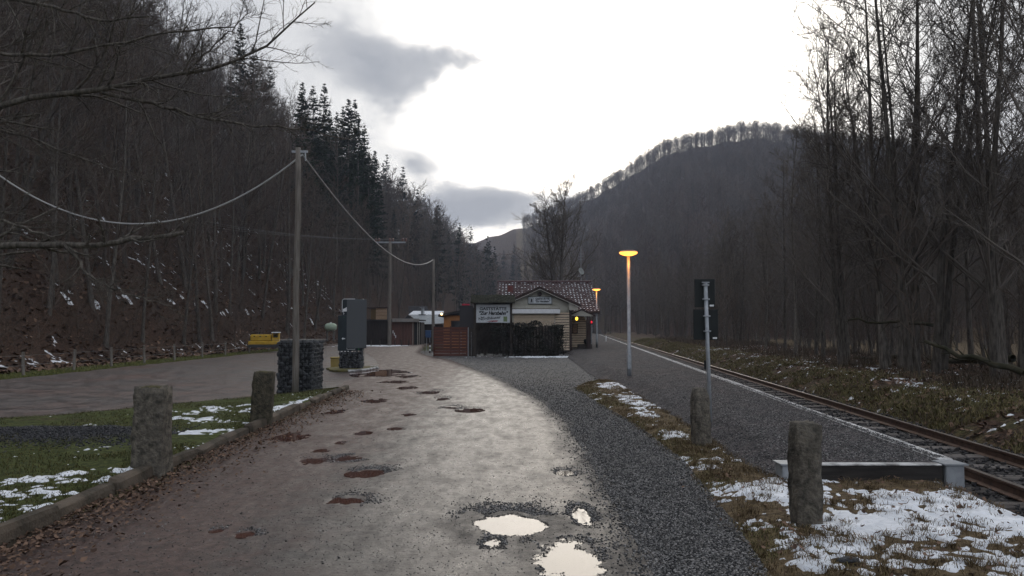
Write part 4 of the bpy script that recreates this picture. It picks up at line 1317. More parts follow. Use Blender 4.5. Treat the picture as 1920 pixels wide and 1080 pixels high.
def gabion(loc, w, d, h, rz, label, parent=None, size=.115):
    g = parent or empty('gabion', loc, rz)
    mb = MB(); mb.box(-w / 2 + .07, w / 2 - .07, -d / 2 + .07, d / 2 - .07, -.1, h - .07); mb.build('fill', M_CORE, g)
    n = 0
    def st(x, y, z):
        o = link('rubble_stone', random.choice(ROCKS), None, g)
        s = size * random.uniform(.42, .74)
        o.location = (x, y, z); o.scale = (s * random.uniform(.9, 1.35), s, s * random.uniform(.8, 1.1)); o.rotation_euler = [random.uniform(0, 6.28) for _ in range(3)]
    stp = size * .88
    def rows_(a0, a1, s_): 
        k = max(1, round((a1 - a0) / s_)); return [a0 + (a1 - a0) * (i + .5) / k for i in range(k)]
    for z in rows_(0, h - .03, stp * .86):
        sh_ = random.uniform(-.5, .5) * stp * .6
        for x in rows_(-w / 2 + .03, w / 2 - .03, stp * random.uniform(.9, 1.25)): st(min(max(x + sh_ + random.uniform(-.03, .03), -w / 2 + .08), w / 2 - .08), -d / 2 + .085 + random.uniform(-.012, .012), min(z + random.uniform(-.04, .04), h - .07))
        for y in rows_(-d / 2 + .08, d / 2 - .03, stp * random.uniform(.9, 1.25)): st(w / 2 - .085 + random.uniform(-.012, .012), min(max(y + sh_, -d / 2 + .08), d / 2 - .09), min(z + random.uniform(-.04, .04), h - .07))
    if parent is None:
        for x in rows_(-w / 2 + .06, w / 2 - .1, stp * 1.2):
            for y in rows_(-d / 2 + .12, d / 2 - .05, stp * 1.3): st(x, y, h - .07 + random.uniform(-.015, .01))
    mb = MB()
    for z in np.arange(0.02, h + .01, .1):
        mb.tube([(-w / 2, -d / 2, z), (w / 2, -d / 2, z), (w / 2, d / 2, z)], .0018, 4)
    for x in np.arange(-w / 2, w / 2 + .01, .1): mb.tube([(x, -d / 2, 0), (x, -d / 2, h), (x, d / 2, h)], .0018, 4)
    for y in np.arange(-d / 2, d / 2 + .01, .1): mb.tube([(w / 2, y, 0), (w / 2, y, h)], .0018, 4)
    mb.build('wire_cage', M_WIRE, g)
    if parent is None: tag(g, label, 'gabion')
    return g


gabion((-5.22, 18.55, zat(-5.2, 18.5) - .02), .94, 1.2, 1.33, math.radians(0), 'wire cage filled with dark rubble behind the wooden pole')

# stele with a grey stand-in panel on a rubble base
st_c = at_ground(655, 694)
stele = empty('information_stele', (st_c.x, st_c.y + .3, 0)); W = .92
gabion(None, W, .55, .72, 0, None, stele, .12)
M_STELE = material('dark_slate_panel', (.014, .022, .026), (.022, .032, .038), scale=3, rough=.45)
M_STANDIN = material('grey_stand_in_panel', (.085, .092, .098), rough=.6)
mb = MB(); mb.box(-W / 2, W / 2 - .02, -.2, .16, .70, 2.0, bev=.01).build('body', M_STELE, stele)
mb = MB(); mb.box(-W / 2 + .12, W / 2 - .02, -.16, .14, 2.003, 2.62, bev=.01).build('head', M_STELE, stele)
mb = MB(); mb.box(-.13, W / 2 + .14, -.245, -.206, .80, 2.60, bev=.004).build('stand_in_panel', M_STANDIN, stele)  # added plain panel, standing in for a blanked-out part of the stele
def frame_line(x0, x1, z0, z1, y, r, name, mat, parent):
    q = .06; P = [(x0 + q, y, z1), (x0 + .02, y, z1 - .02), (x0, y, z1 - q), (x0, y, z0 + q), (x0 + .02, y, z0 + .02), (x0 + q, y, z0)]
    MB().tube(P, r, 5).tube([(x0 + q, y, z1), (x1, y, z1)], r, 5).build(name, mat, parent)
frame_line(-.31, .16, 2.12, 2.61, -.205, .010, 'white_outline', M_WHITE, stele)
MB().tube([(-.12, -.205, .80), (-.12, -.205, .76), (.18, -.205, .76), (.18, -.205, .80)], .008, 5).build('white_outline', M_WHITE, stele)
M_SIGNGREEN = material('sign_green', (.03, .16, .05), rough=.5)
MB().box(.30, .33, -.206, -.2, .72, .80).build('green_mark', M_SIGNGREEN, stele)
MB().add([(-.32, -.203, 1.15), (-.26, -.203, 1.20), (-.26, -.203, 1.165), (-.19, -.203, 1.165), (-.19, -.203, 1.135), (-.26, -.203, 1.135), (-.26, -.203, 1.10)], [(0, 6, 5, 4, 3, 2, 1)]).build('arrow', M_WHITE, stele)
MB().prism([(-.29, 2.15), (-.14, 2.15), (-.14, 2.32), (-.20, 2.28), (-.29, 2.24)], -.175, -.163).build('white_symbol', M_WHITE, stele)


def text_mesh(name, body, size, mat, parent, loc, shear=0.0, width=None, bold=0.0, rot=0.0, rz=0.0):
    cu = bpy.data.curves.new(name, 'FONT'); cu.body = body; cu.size = size; cu.align_x = 'CENTER'; cu.shear = shear; cu.extrude = .003; cu.offset = bold; cu.resolution_u = 3
    t = bpy.data.objects.new(name, cu); COL.objects.link(t); bpy.context.view_layer.update()
    me = bpy.data.meshes.new_from_object(t.evaluated_get(bpy.context.evaluated_depsgraph_get()))
    bpy.data.objects.remove(t)
    if width:
        xs_ = [v.co.x for v in me.vertices]; k = width / (max(xs_) - min(xs_))
        for v in me.vertices: v.co.x *= k
    me.materials.clear(); me.materials.append(mat)
    o = link(name, me, None, parent); o.location = loc; o.rotation_euler = (math.pi / 2, rot, rz)
    return o


M_INK = material('black_lettering', (.012, .012, .014), rough=.6)
text_mesh('lettering', 'P', .09, M_WHITE, stele, (-.25, -.203, 2.03))
text_mesh('lettering', 'an', .05, M_SIGNGREEN, stele, (-.24, -.203, 1.93))
tag(stele, 'tall dark slate stele with grey stand-in panel on a rubble base beside the road', 'stele')
isl = MB(); pts = [(st_c.x + .75 * math.cos(a) * (1 + .25 * (math.sin(a) > 0)), st_c.y + .35 + 1.5 * math.sin(a)) for a in np.linspace(0, 2 * math.pi, 25)[:-1]]
isl.add([(x, y, .0) for x, y in pts] + [(x, y, .06) for x, y in pts], [tuple(range(24, 48))] + [(i, (i + 1) % 24, 24 + (i + 1) % 24, 24 + i) for i in range(24)])
tag(isl.build('traffic_island', material('island_grass', (.06, .055, .02), (.16, .14, .05), scale=9, bump=.6)), 'small grassy kerbed island round the stele', 'island', kind='structure')
ring = MB().tube([(x, y, .035) for x, y in pts[19:] + pts[:5]], .05, 6); tag(ring.build('island_kerb', M_EDGE), 'pale curved kerb round the stele island', 'kerb')

# things between gabion and stele
g = at_ground(624, 690)
M_YEL = material('faded_yellow_plastic', (.30, .22, .06), (.38, .29, .09), scale=4, rough=.6)
gb = empty('grit_bin', (g.x, g.y + .6, -.02)); MB().box(-.19, .19, -.2, .2, 0, .36, bev=.02).build('body', M_YEL, gb); MB().box(-.21, .21, -.22, .22, .362, .42, bev=.02).build('lid', M_YEL, gb)
tag(gb, 'small yellow grit bin between the rubble cage and the stele', 'bin')
nb_ = empty('notice_board', (g.x - .02, g.y + 2.2, -.02)); MB().box(-.24, .24, -.02, .02, .5, 1.32, bev=.006).build('panel', M_BLACK, nb_)
for sx in (-.2, .2): MB().tube([(sx, .04, 0), (sx, .04, 1.3)], .02, 6).build('post', M_GALV, nb_)
c_ = MB(); c_.box(-.1, .1, -.027, -.0205, .70, .735).box(-.017, .017, -.029, -.0205, .62, .81); c_.build('white_cross', M_WHITE, nb_)
for k in range(3): MB().box(-.18 + .13 * k, -.10 + .13 * k, -.027, -.0205, .54, .60).build('white_symbol', M_WHITE, nb_)
tag(nb_, 'black notice board with white cross symbol behind the yellow bin', 'notice board')
gt = empty('gas_tank', (-14.6, 60, zat(-14.6, 60)))
xx = at_depth(620, 613, 58); gt.location = (xx.x, 58, xx.z - .35); gt.scale = (.62, .62, .62)
M_TANK = material('pale_green_tank', (.30, .38, .28), (.40, .47, .37), scale=2, rough=.5)
tk = MB(); pr = [(0.02, -.75), (.3, -.7), (.45, -.5), (.5, -.3), (.5, .3), (.45, .5), (.3, .7), (.02, .75)]
V, F = [], []
for r_0, a_ in pr:
    for j in range(14): V.append((a_, r_0 * math.cos(j * math.tau / 14), .55 + r_0 * math.sin(j * math.tau / 14)))
for k in range(len(pr) - 1):
    for j in range(14): F.append((k * 14 + j, k * 14 + (j + 1) % 14, (k + 1) * 14 + (j + 1) % 14, (k + 1) * 14 + j))
tk.add(V, F).build('vessel', M_TANK, gt, True)
for sx in (-.4, .4): MB().box(sx - .05, sx + .05, -.3, .3, -1.2, .14).build('foot', M_CONC, gt)
MB().lathe([(.12, 0), (.12, .1), (.1, .12)], (0, 0, 1.03), 10).build('valve_dome', M_WHITE, gt)
tag(gt, 'pale green gas tank on the slope beside the stele', 'tank')

# ------------------------------------------------------------------ poles and cables
def pole(name, px, base_py, Y, top_py, r, mat, label):
    b = at_depth(px, base_py, Y); t = at_depth(px, top_py, Y)
    zg = min(b.z, zat(b.x, Y)) - .2
    e_ = empty(name, (b.x, Y, zg))
    n = 8; hgt = t.z - zg
    MB().tube([(.012 * math.sin(k * 1.3), 0, hgt * k / n) for k in range(n + 1)], [r * (1.05 - .25 * k / n) for k in range(n + 1)], 12).build('shaft', mat, e_, True)
    tag(e_, label, 'pole'); return e_, hgt, Vector((b.x, Y, t.z))
p1, h1, t1 = pole('utility_pole', 553, 738, 17.6, 277, .078, M_WOODPOLE, 'tall weathered wooden pole in front of the rubble cage')
MB().box(-.16, .22, -.02, .02, h1 - .12, h1 - .07).build('bracket', M_GALV, p1)
MB().tube([(.16, 0, h1 - .12), (.17, 0, h1 - .32)], .018, 6).build('hook', M_GALV, p1)
p2, h2, t2 = pole('power_pole', 730, 648, 61.0, 453, .15, M_WOODPOLE, 'distant power pole with crossarm and brown insulators')
M_INS = material('brown_insulator', (.10, .04, .03), (.16, .07, .055), rough=.3, spec=.6)
MB().box(-1.15, 1.25, -.05, .05, h2 - .12, h2).build('crossarm', M_GALV, p2)
insul = []
for sx in (-1.05, 0.08, 1.15):
    for dx in (-.12, .14):
        MB().lathe([(.03, 0), (.10, .04), (.10, .10), (.07, .12), (.10, .15), (.09, .22), (.04, .26)], (sx + dx, 0, h2 + .02), 8).build('insulator', M_INS, p2)
    insul.append(Vector(p2.location) + Vector((sx, 0, h2 + .2)))
p3, h3, t3 = pole('cable_pole', 812, 657, 48.0, 486, .10, M_WOODPOLE, 'thin dark pole beside the red-brown plank fence')


def cable(a, b, sag, r, label, mat, n=40):
    a, b = Vector(a), Vector(b)
    P = [a.lerp(b, k / n) - Vector((0, 0, sag * 4 * (k / n) * (1 - k / n))) for k in range(n + 1)]
    tag(MB().tube(P, r, 6).build('cable', mat, None, True), label, 'cable')


M_CABLE = material('pale_cable', (.36, .36, .35), rough=.6)
M_WIREL = material('grey_wire', (.17, .17, .17), rough=.6)
ct = at_depth(567, 290, 17.6)
pa = at_depth(-260, 41, 17.6)
pole('utility_pole', -260, 745, 17.6, 36, .088, M_WOODPOLE, 'wooden pole standing beyond the left edge of the picture')
cable(pa, ct, 3.06, .020, 'thick pale cable sagging from the upper left to the wooden pole', M_CABLE)
cable(ct, at_depth(812, 487, 48.0), 1.2, .022, 'pale cable sagging from the tall wooden pole to the thin pole by the fence', M_CABLE)
for k, I in enumerate(insul):
    cable(I, at_depth(60, 335 + 14 * k, 47 + 2 * k), .9, .012, ('uppermost', 'middle', 'lowest')[k] + ' thin power line running left from the crossarm', M_WIREL)

# ------------------------------------------------------------------ sign backs on a pole
sp = at_ground(1333, 796, .1); sg = empty('sign_pole', (sp.x, sp.y, zat(sp.x, sp.y)))
def rel(px, py): q = at_depth(px, py, sp.y); return q.x - sp.x, q.z - sg.location.z
zt = rel(1326, 531)[1]
MB().tube([(0, 0, -.1), (-.03, 0, zt * .5), (-.055, 0, zt)], .031, 12).build('pole', M_GALV, sg, True)
MB().box(-.11, 0.0, -.03, .03, zt, zt + .02).build('cap', M_GALV, sg)
for k, (x0, y0, x1, y1) in enumerate(((1303, 523, 1342, 576), (1301, 580, 1348, 637))):
    a_, za = rel(x0, y0); b_, zb = rel(x1, y1)
    pn = MB().box(a_, b_, .035, .047, zb, za, bev=.003).build('sign_panel', M_BLACK, sg)
    MB().box(b_ - .085, b_ - .02, .0305, .0345, zb + .012, zb + .040).build('sticker', M_WHITE, pn)
    for f in (.28, .78):
        zc = zb + (za - zb) * f; xc = -.055 * zc / zt
        MB().box(xc - .05, xc + .05, -.036, .034, zc - .012, zc + .012, bev=.003).build('clamp', M_GALV, pn)
tag(sg, 'grey steel pole carrying two dark sign boards seen from behind', 'sign')

# ------------------------------------------------------------------ lit platform lamps
M_GLOW = material('sodium_lamp_bowl', (.9, .6, .3), rough=.4, emit=(1, .34, .048), estr=2.5)
M_LCAP = material('lamp_cap', (.30, .20, .18), rough=.5)
def lamp(px, py, top_py, Y, z, label):
    b = at_depth(px, py, Y); t = at_depth(px, top_py, Y)
    e_ = empty('platform_lamp', (b.x, Y, z)); h = t.z - z
    MB().lathe([(.065, -.05), (.065, .9), (.052, .92), (.048, h - .14)], (0, 0, 0), 14).build('post', M_GALV, e_, True)
    MB().box(-.05, .05, -.072, -.06, .35, .75, bev=.004).build('service_door', M_GALV, e_)
    hd = MB().lathe([(.05, h - .15), (.13, h - .14), (.225, h - .105), (.262, h - .07), (.262, h - .045)], (0, 0, 0), 24).build('lamp_bowl', M_GLOW, e_, True)
    MB().lathe([(.24, h - .043), (.245, h - .02), (.20, h), (.05, h + .008)], (0, 0, 0), 24).build('cap', M_LCAP, e_, True)
    ld = bpy.data.lights.new('lamp_light', 'POINT'); ld.energy = 6; ld.color = (1, .34, .06); ld.shadow_soft_size = .08
    lo_ = bpy.data.objects.new('lamp_light', ld); COL.objects.link(lo_); lo_.parent = e_; lo_.location = (0, -.16, h - .30)
    tag(e_, label, 'street lamp', 'lit orange platform lamps'); return e_
lamp(1180, 708, 470, 21.5, .03, 'nearer lit orange platform lamp on a tall grey post')
lamp(1119, 656, 541, 50.0, .2, 'farther lit orange platform lamp at the corner of the tiled roof')

# ------------------------------------------------------------------ roadside wire fence on the left
fp = [(27, 702, 655), (134, 692, 648), (214, 687, 648), (293, 681, 650), (340, 675, 648), (383, 669, 644), (425, 665, 642), (462, 665, 640), (500, 659, 640)]
fence = empty('post_and_wire_fence', (-16.4, 24, 0)); tag(fence, 'low fence of wooden posts and wire along the foot of the left slope', 'fence')
fy = [21, 25.2, 28.0, 30.6, 33.5, 36.3, 39.6, 43, 46.6, 50.5, 54.5]
f0 = None
for k, y in enumerate(fy):
    if f0 is None: f0 = MB().tube([(0, 0, -.2), (0, 0, .78), (0, 0, .80)], [.055, .05, .035], 8).build('post', M_WOODPOLE, fence); o = f0
    else: o = f0.copy(); COL.objects.link(o)
    o.location = (random.uniform(-.06, .06), y - 24, zat(-16.4, y)); o.rotation_euler = (random.uniform(-.05, .05), random.uniform(-.05, .05), 0)
for zz in (.35, .68): MB().tube([(0.06, y - 24, zat(-16.4, y) + zz) for y in fy], .004, 4).build('wire', M_WIREL, fence)

# ------------------------------------------------------------------ small yellow works locomotive
M_YLOCO = material('yellow_loco_paint', (.42, .25, .018), (.55, .34, .03), scale=3, rough=.5)
lc = at_depth(495, 655, 47); lo = empty('mine_locomotive', (lc.x, 47, lc.z), math.radians(12))
k_ = 47 / 1400
MB().box(-.95, .95, -.4, .4, .12, .30, bev=.02).build('frame', material('loco_frame', (.05, .05, .05), rough=.7), lo)
MB().box(-.92, .92, -.38, .38, .303, .52, bev=.03).build('chassis', M_YLOCO, lo)
MB().box(-.80, .45, -.33, .33, .523, .93, bev=.05).build('hood', M_YLOCO, lo)
cb = MB(); cb.box(.50, .56, -.36, .36, .523, 1.02).box(.86, .92, -.36, .36, .523, 1.02).box(.563, .857, .30, .36, .523, 1.02).box(.563, .857, -.36, -.30, .523, .74); cb.build('cab', M_YLOCO, lo)
MB().box(.46, .96, -.42, .42, 1.023, 1.08, bev=.015).build('cab_roof', M_WHITE, lo)
MB().box(.60, .80, -.2, .1, .523, .86).build('seat', M_BLACK, lo)
for sx in (-.6, .6):
    for sy in (-.32, .32):
        w_ = MB(); V = []
        for yy_ in (-.05, .05):
            for j in range(16): V.append((sx + .15 * math.cos(j * math.tau / 16), sy + yy_, .15 + .15 * math.sin(j * math.tau / 16)))
        w_.add(V, [tuple(range(16))[::-1], tuple(range(16, 32))] + [(j, (j + 1) % 16, 16 + (j + 1) % 16, 16 + j) for j in range(16)]).build('wheel', M_RAIL, lo)
for k in range(3): MB().box(-.6 + .35 * k, -.5 + .35 * k, -.345, -.333, .78, .84).build('vent', M_BLACK, lo)
MB().tube([(-.3, .1, .9), (-.3, .1, 1.08)], .035, 8).build('exhaust', M_BLACK, lo)
tag(lo, 'small yellow works locomotive parked at the foot of the slope', 'locomotive')

# fallen trunks in the right wood
M_MOSSLOG = material('mossy_log', (.025, .027, .013), (.065, .058, .038), scale=5, rough=1, bump=.8)
for k, (a_, b_, ra, lab) in enumerate((((1920, 700, 15.5), (1735, 640, 17.5), .075, 'mossy fallen trunk leaning low at the right edge of the wood'), ((1900, 672, 19), (1740, 680, 22), .10, 'long mossy fallen trunk lying behind the largest alder clump'),
                                       ((1700, 668, 26), (1600, 678, 27), .10, 'mossy fallen trunk between the alder clumps'), ((1750, 610, 20), (1590, 600, 21), .05, 'dark crooked dead bough hanging between the alders'))):
    A, B_ = at_depth(*a_), at_depth(*b_)
    r = np.random.default_rng(k + 50); P = np.array([np.array(A.lerp(B_, t)) for t in np.linspace(0, 1, 9)]); P[1:-1] += r.normal(0, .035, (7, 3))
    if k != 3: P[:, 2] = np.maximum(P[:, 2], H(P[:, 0], P[:, 1]) + ra * .7)
    P0, R0 = P[None], np.linspace(ra, ra * .5, 9)[None]
    P1, R1 = kids(P0, R0, 7, .2, 1, 55, .22, 6, r, .14, .05, .4, .3, .008); P2, R2 = kids(P1, R1, 4, .2, 1, 45, .4, 4, r, .15, .03, .6, .4, .005)
    V, F = join([sweep(P0, R0, 9), sweep(P1, R1, 4), sweep(P2, R2, 3)])
    tag(link('fallen_trunk', mesh_np('fallen_trunk', V, [F], True), M_MOSSLOG), lab, 'fallen tree')
st_ = MB(); tag(link('field_stone', ROCKS[2]), 'dark flat stone lying in the snow at the bottom right', 'stone')
o = bpy.data.objects['field_stone']; g = at_ground(1590, 1068, .02); o.location = (g.x, g.y, zat(g.x, g.y) + .03); o.scale = (.09, .05, .035)

# ------------------------------------------------------------------ restaurant in the old station
M_SLATEROOF = material('dark_roof_felt', (.02, .02, .022), (.045, .044, .046), scale=4, rough=.8, bump=.3)
M_BARGE = material('dark_brown_trim', (.028, .016, .014), (.05, .03, .026), scale=4, rough=.6)
M_PALETRIM = material('pale_trim', (.42, .40, .35), rough=.7)
M_ORANGE = material('ochre_wall', (.40, .17, .055), (.46, .21, .075), scale=3, rough=.8)
M_SHEDD0 = material('black_brown_wall', (.025, .02, .018), (.045, .037, .033), scale=3, rough=.9)
M_GLASS = material('dark_window_glass', (.015, .018, .022), rough=.08, spec=.6)
GZ = .18
rest = empty('restaurant_building', (2, 50, GZ)); tag(rest, 'cream boarded station restaurant with dark red tiled roof and front gable', 'building')
OFF = Vector((2, 50, GZ))


def rb(name, mat, fn, parent=rest):
    """part in world coordinates, stored relative to the building"""
    mb = MB(); fn(mb); mb.v = [tuple(Vector(p) - OFF) for p in mb.v]
    return mb.build(name, mat, parent)


# main block
MX0, MX1, MY0, MY1 = -.75, 5.35, 50.4, 59.6
EZ, RZ_ = 2.72, 4.82
rb('wall', M_PLASTER, lambda m: m.box(MX0, MX1, MY0, MY1, 0, EZ - .1))
for s_ in (0, 1):
    X = (MX0, MX1)[s_]
    rb('gable_wall', M_PLASTER, lambda m: m.add([(X, MY0, EZ - .1), (X, MY1, EZ - .1), (X, 55, RZ_ - .12), (X + (.1, -.1)[s_], MY0, EZ - .1), (X + (.1, -.1)[s_], MY1, EZ - .1), (X + (.1, -.1)[s_], 55, RZ_ - .12)],
                                                [(0, 1, 2), (3, 5, 4), (0, 2, 5, 3), (1, 4, 5, 2), (0, 3, 4, 1)]))
RX0, RX1 = -1.05, 5.82
def slab_roof(m):
    for a, b in (((49.75, EZ - .12), (55, RZ_)), ((60.25, EZ - .12), (55, RZ_))):
        m.add([(RX0, a[0], a[1]), (RX1, a[0], a[1]), (RX1, b[0], b[1]), (RX0, b[0], b[1]), (RX0, a[0], a[1] - .1), (RX1, a[0], a[1] - .1), (RX1, b[0], b[1] - .1), (RX0, b[0], b[1] - .1)],
              [(0, 1, 2, 3), (7, 6, 5, 4), (0, 4, 5, 1), (1, 5, 6, 2), (2, 6, 7, 3), (3, 7, 4, 0)])
roof = rb('roof', M_BARGE, slab_roof)
# pantiles: wave-shaped courses on the slope that faces the road, each course overlapping the next
nc, nw = 17, 30; V = []; F = []; sV = []; sF = []
dy, dz = 55 - 49.7, RZ_ - (EZ - .14); ln = math.hypot(dy, dz); ny, nz = -dz / ln, dy / ln
tw = (RX1 - RX0) / nw
sub = 6
for c in range(nc):
    f0, f1 = c / nc, (c + 1.12) / nc
    for i in range(nw):
        b = len(V)
        for f, lift in ((f0, .075), (min(f1, 1.0), .02)):
            for j in range(sub + 1):
                u = j / sub; wave = .032 * math.sin(u * math.tau) 
                V.append((RX0 + (i + u) * tw, 49.7 + dy * f + ny * (lift + wave), EZ - .14 + dz * f + nz * (lift + wave)))
        for j in range(sub + 1):   # front lip
            u = j / sub; wave = .032 * math.sin(u * math.tau)
            V.append((RX0 + (i + u) * tw, 49.7 + dy * f0 + ny * (.03 + wave), EZ - .14 + dz * f0 + nz * (.03 + wave)))
        for j in range(sub):
            F.append((b + j, b + j + 1, b + sub + 1 + j + 1, b + sub + 1 + j)); F.append((b + 2 * (sub + 1) + j, b + 2 * (sub + 1) + j + 1, b + j + 1, b + j))
        # snow lying in the trough of each tile
        edge_w = .55 + .45 * abs(i / nw - .45) * 2
        if random.random() < .80 * edge_w:
            q = len(sV); fa, fb = f0 + .10 / nc, f0 + random.uniform(.35, .65) / nc; ua, ub = .54 + random.uniform(-.04, .08), .94 + random.uniform(-.12, .04)
            for f, u, l in ((fa, ua, .072), (fa, ub, .072), (fb, ub, .058), (fb, ua, .058), ((fa + fb) / 2, (ua + ub) / 2, .082)):
                sV.append((RX0 + (i + u) * tw, 49.7 + dy * f + ny * l, EZ - .14 + dz * f + nz * l))
            sF += [(q, q + 1, q + 4), (q + 1, q + 2, q + 4), (q + 2, q + 3, q + 4), (q + 3, q, q + 4)]
tl = rb('roof_tiles', M_TILE, lambda m: m.add(V, F), roof); tag(tl, kind='stuff')
sn = rb('roof_snow', M_SNOW, lambda m: m.add(sV, sF), roof); tag(sn, kind='stuff')
rb('ridge_tiles', M_TILE, lambda m: m.tube([(RX0 - .03, 55, RZ_ + .05), (RX1 + .03, 55, RZ_ + .05)], .11, 8), roof)
rb('verge_board', M_BARGE, lambda m: m.add([(RX1 + .003, 49.7, EZ - .25), (RX1 + .003, 55, RZ_ - .1), (RX1 + .003, 55, RZ_ + .1), (RX1 + .003, 49.7, EZ + .0), (RX1 + .04, 49.7, EZ - .25), (RX1 + .04, 55, RZ_ - .1), (RX1 + .04, 55, RZ_ + .1), (RX1 + .04, 49.7, EZ)],
                                              [(0, 1, 2, 3), (7, 6, 5, 4), (0, 3, 7, 4), (3, 2, 6, 7), (0, 4, 5, 1)]), roof)
rb('gutter', M_BARGE, lambda m: m.tube([(RX0, 49.62, EZ - .2), (RX1, 49.62, EZ - .2)], .07, 8), roof)
ch = at_depth(957, 540, 53.2)
rb('chimney', material('chimney_brick', (.11, .035, .03), (.16, .055, .045), scale=6, rough=.9), lambda m: m.box(ch.x - .19, ch.x + .19, 53, 53.4, 3.4, ch.z + .15, bev=.01), roof)

# front gable wing
GY = 44.0; AX = 1.63; APX = 3.90; WL, WR = -.1, 3.36
sl = .45
def gz(x): return APX - .16 - sl * abs(x - AX)
rb('front_gable', M_PLASTER, lambda m: m.prism([(WL, GZ), (WR, GZ), (WR, gz(WR) - .02), (AX, gz(AX) - .02), (WL, gz(WL) - .02)], GY + .03, MY0 - .005))
rb('siding_backing', M_BARGE, lambda m: m.box(2.56, WR, GY - .012, GY + .0285, GZ, 2.42))
bh = .15; z = GZ + .02; board = None
while z < 2.42:
    o = rb('siding_board', M_SIDING, lambda m: m.add([(2.55, GY - .035, z + bh - .03), (WR + .01, GY - .035, z + bh - .03), (WR + .01, GY - .065, z + .012), (2.55, GY - .065, z + .012), (2.55, GY + .029, z + bh - .03), (WR + .01, GY + .029, z + bh - .03), (WR + .01, GY + .029, z + .006), (2.55, GY + .029, z + .006)],
                                                     [(3, 2, 1, 0), (0, 1, 5, 4), (3, 7, 6, 2), (1, 2, 6, 5), (0, 4, 7, 3)]))
    z += bh
# upper boards of the gable, wide and grey-green
for z0, z1 in ((2.46, 2.86), (2.87, 3.27)):
    hw = (APX - .2 - z1) / sl
    rb('gable_board', M_PLASTER, lambda m: m.prism([(max(AX - (APX - .24 - z0) / sl, WL), z0), (min(AX + (APX - .24 - z0) / sl, WR), z0), (min(AX + hw, WR), z1), (max(AX - hw, WL), z1)], GY - .02, GY + .028))
def roof_side(m, s):
    x1 = AX + s * 2.32
    m.add([(AX, GY - .35, APX), (x1, GY - .35, APX - sl * 2.32), (x1, 53, APX - sl * 2.32), (AX, 53, APX), (AX, GY - .35, APX - .11), (x1, GY - .35, APX - sl * 2.32 - .11), (x1, 53, APX - sl * 2.32 - .11), (AX, 53, APX - .11)],
          [(0, 1, 2, 3), (7, 6, 5, 4), (0, 4, 5, 1), (1, 5, 6, 2), (2, 6, 7, 3), (3, 7, 4, 0)])
for s in (-1, 1):
    rw_ = rb('wing_roof', M_TILE, lambda m: roof_side(m, s))
    x1 = AX + s * 2.36
    rb('bargeboard', M_BARGE, lambda m: m.prism([(AX, APX + .05), (x1, APX + .05 - sl * 2.36), (x1, APX - .10 - sl * 2.36), (AX, APX - .10)], GY - .40, GY - .352), rw_)
    rb('pale_fascia', M_PALETRIM, lambda m: m.prism([(AX, APX - .105), (x1, APX - .105 - sl * 2.36), (x1, APX - .15 - sl * 2.36), (AX, APX - .15)], GY - .39, GY - .352), rw_)
    rb('gutter', M_BARGE, lambda m: m.tube([(x1, GY - .35, APX - sl * 2.36 - .03), (x1, 50, APX - sl * 2.36 - .03)], .06, 8), rw_)
rb('eave_return', M_PALETRIM, lambda m: m.prism([(WR - .02, 2.56), (3.85, 2.56), (3.85, 2.72), (WR - .02, 3.0)], GY - .30, GY - .02))
rb('downpipe', M_BARGE, lambda m: m.box(WR + .02, WR + .16, GY + .0, GY + .14, GZ, 2.55, bev=.02))
rb('gable_vent', M_BARGE, lambda m: m.tube([(AX, GY - .06, 3.50), (AX, GY - .01, 3.50)], .13, 12))
# rolled awning and closed shutter
rb('awning_box', M_WHITE, lambda m: m.box(-.1, 2.82, GY - .30, GY - .04, 2.34, 2.60, bev=.03))
rb('window_lintel', M_BARGE, lambda m: m.box(-.1, 2.82, GY - .10, GY - .037, 2.602, 2.64))
z = 1.3
while z < 2.30:
    rb('shutter_slat', M_SIDING, lambda m: m.box(.1, 2.5, GY - .06, GY + .02, z, z + .19, bev=.012)); z += .2
# porch
PXc, PY = 4.40, 47.2
rb('porch_wall', M_BARGE, lambda m: m.box(3.38, 4.92, 49.6, 49.7, GZ, 2.5))
z = GZ + .05
while z < 2.2:
    rb('siding_board', M_SIDING, lambda m: m.box(3.40, 4.9, 49.565, 49.598, z, z + .125, bev=.008)); z += .155
def porch(m, s):
    x1 = PXc + s * .85
    m.add([(PXc, PY, 2.72), (x1, PY, 2.34), (x1, 50.3, 2.34), (PXc, 50.3, 2.72), (PXc, PY, 2.64), (x1, PY, 2.26), (x1, 50.3, 2.26), (PXc, 50.3, 2.64)],
          [(0, 1, 2, 3), (7, 6, 5, 4), (0, 4, 5, 1), (1, 5, 6, 2), (2, 6, 7, 3), (3, 7, 4, 0)])
for s in (-1, 1): rb('porch_roof', M_BARGE, lambda m: porch(m, s))
rb('porch_gable', M_PALETRIM, lambda m: m.prism([(PXc - .74, 2.24), (PXc + .74, 2.24), (PXc + .70, 2.30), (PXc, 2.62), (PXc - .70, 2.30)], PY + .05, PY + .10))
rb('porch_post', M_BARGE, lambda m: m.box(4.72, 4.98, PY + .05, PY + .3, GZ, 2.235, bev=.015))
rb('porch_brace', M_PALETRIM, lambda m: m.prism([(4.55, 2.235), (4.715, 2.235), (4.715, 1.95)], PY + .12, PY + .2))
fr = rb('picture_frame', M_BARGE, lambda m: m.box(3.98, 4.36, 49.52, 49.562, 1.12, 1.78, bev=.01))
rb('picture', material('porch_notice', (.10, .05, .02), (.30, .17, .08), scale=5, rough=.4), lambda m: m.box(4.03, 4.31, 49.512, 49.519, 1.17, 1.73), fr)
lb = rb('porch_lamp', material('yellow_globe_lamp', (.9, .7, .2), emit=(1, .60, .06), estr=2.5), lambda m: m.lathe([(.02, -.11), (.06, -.085), (.085, -.03), (.085, .03), (.06, .085), (.02, .11)], (4.12, 47.6, 2.09), 14))
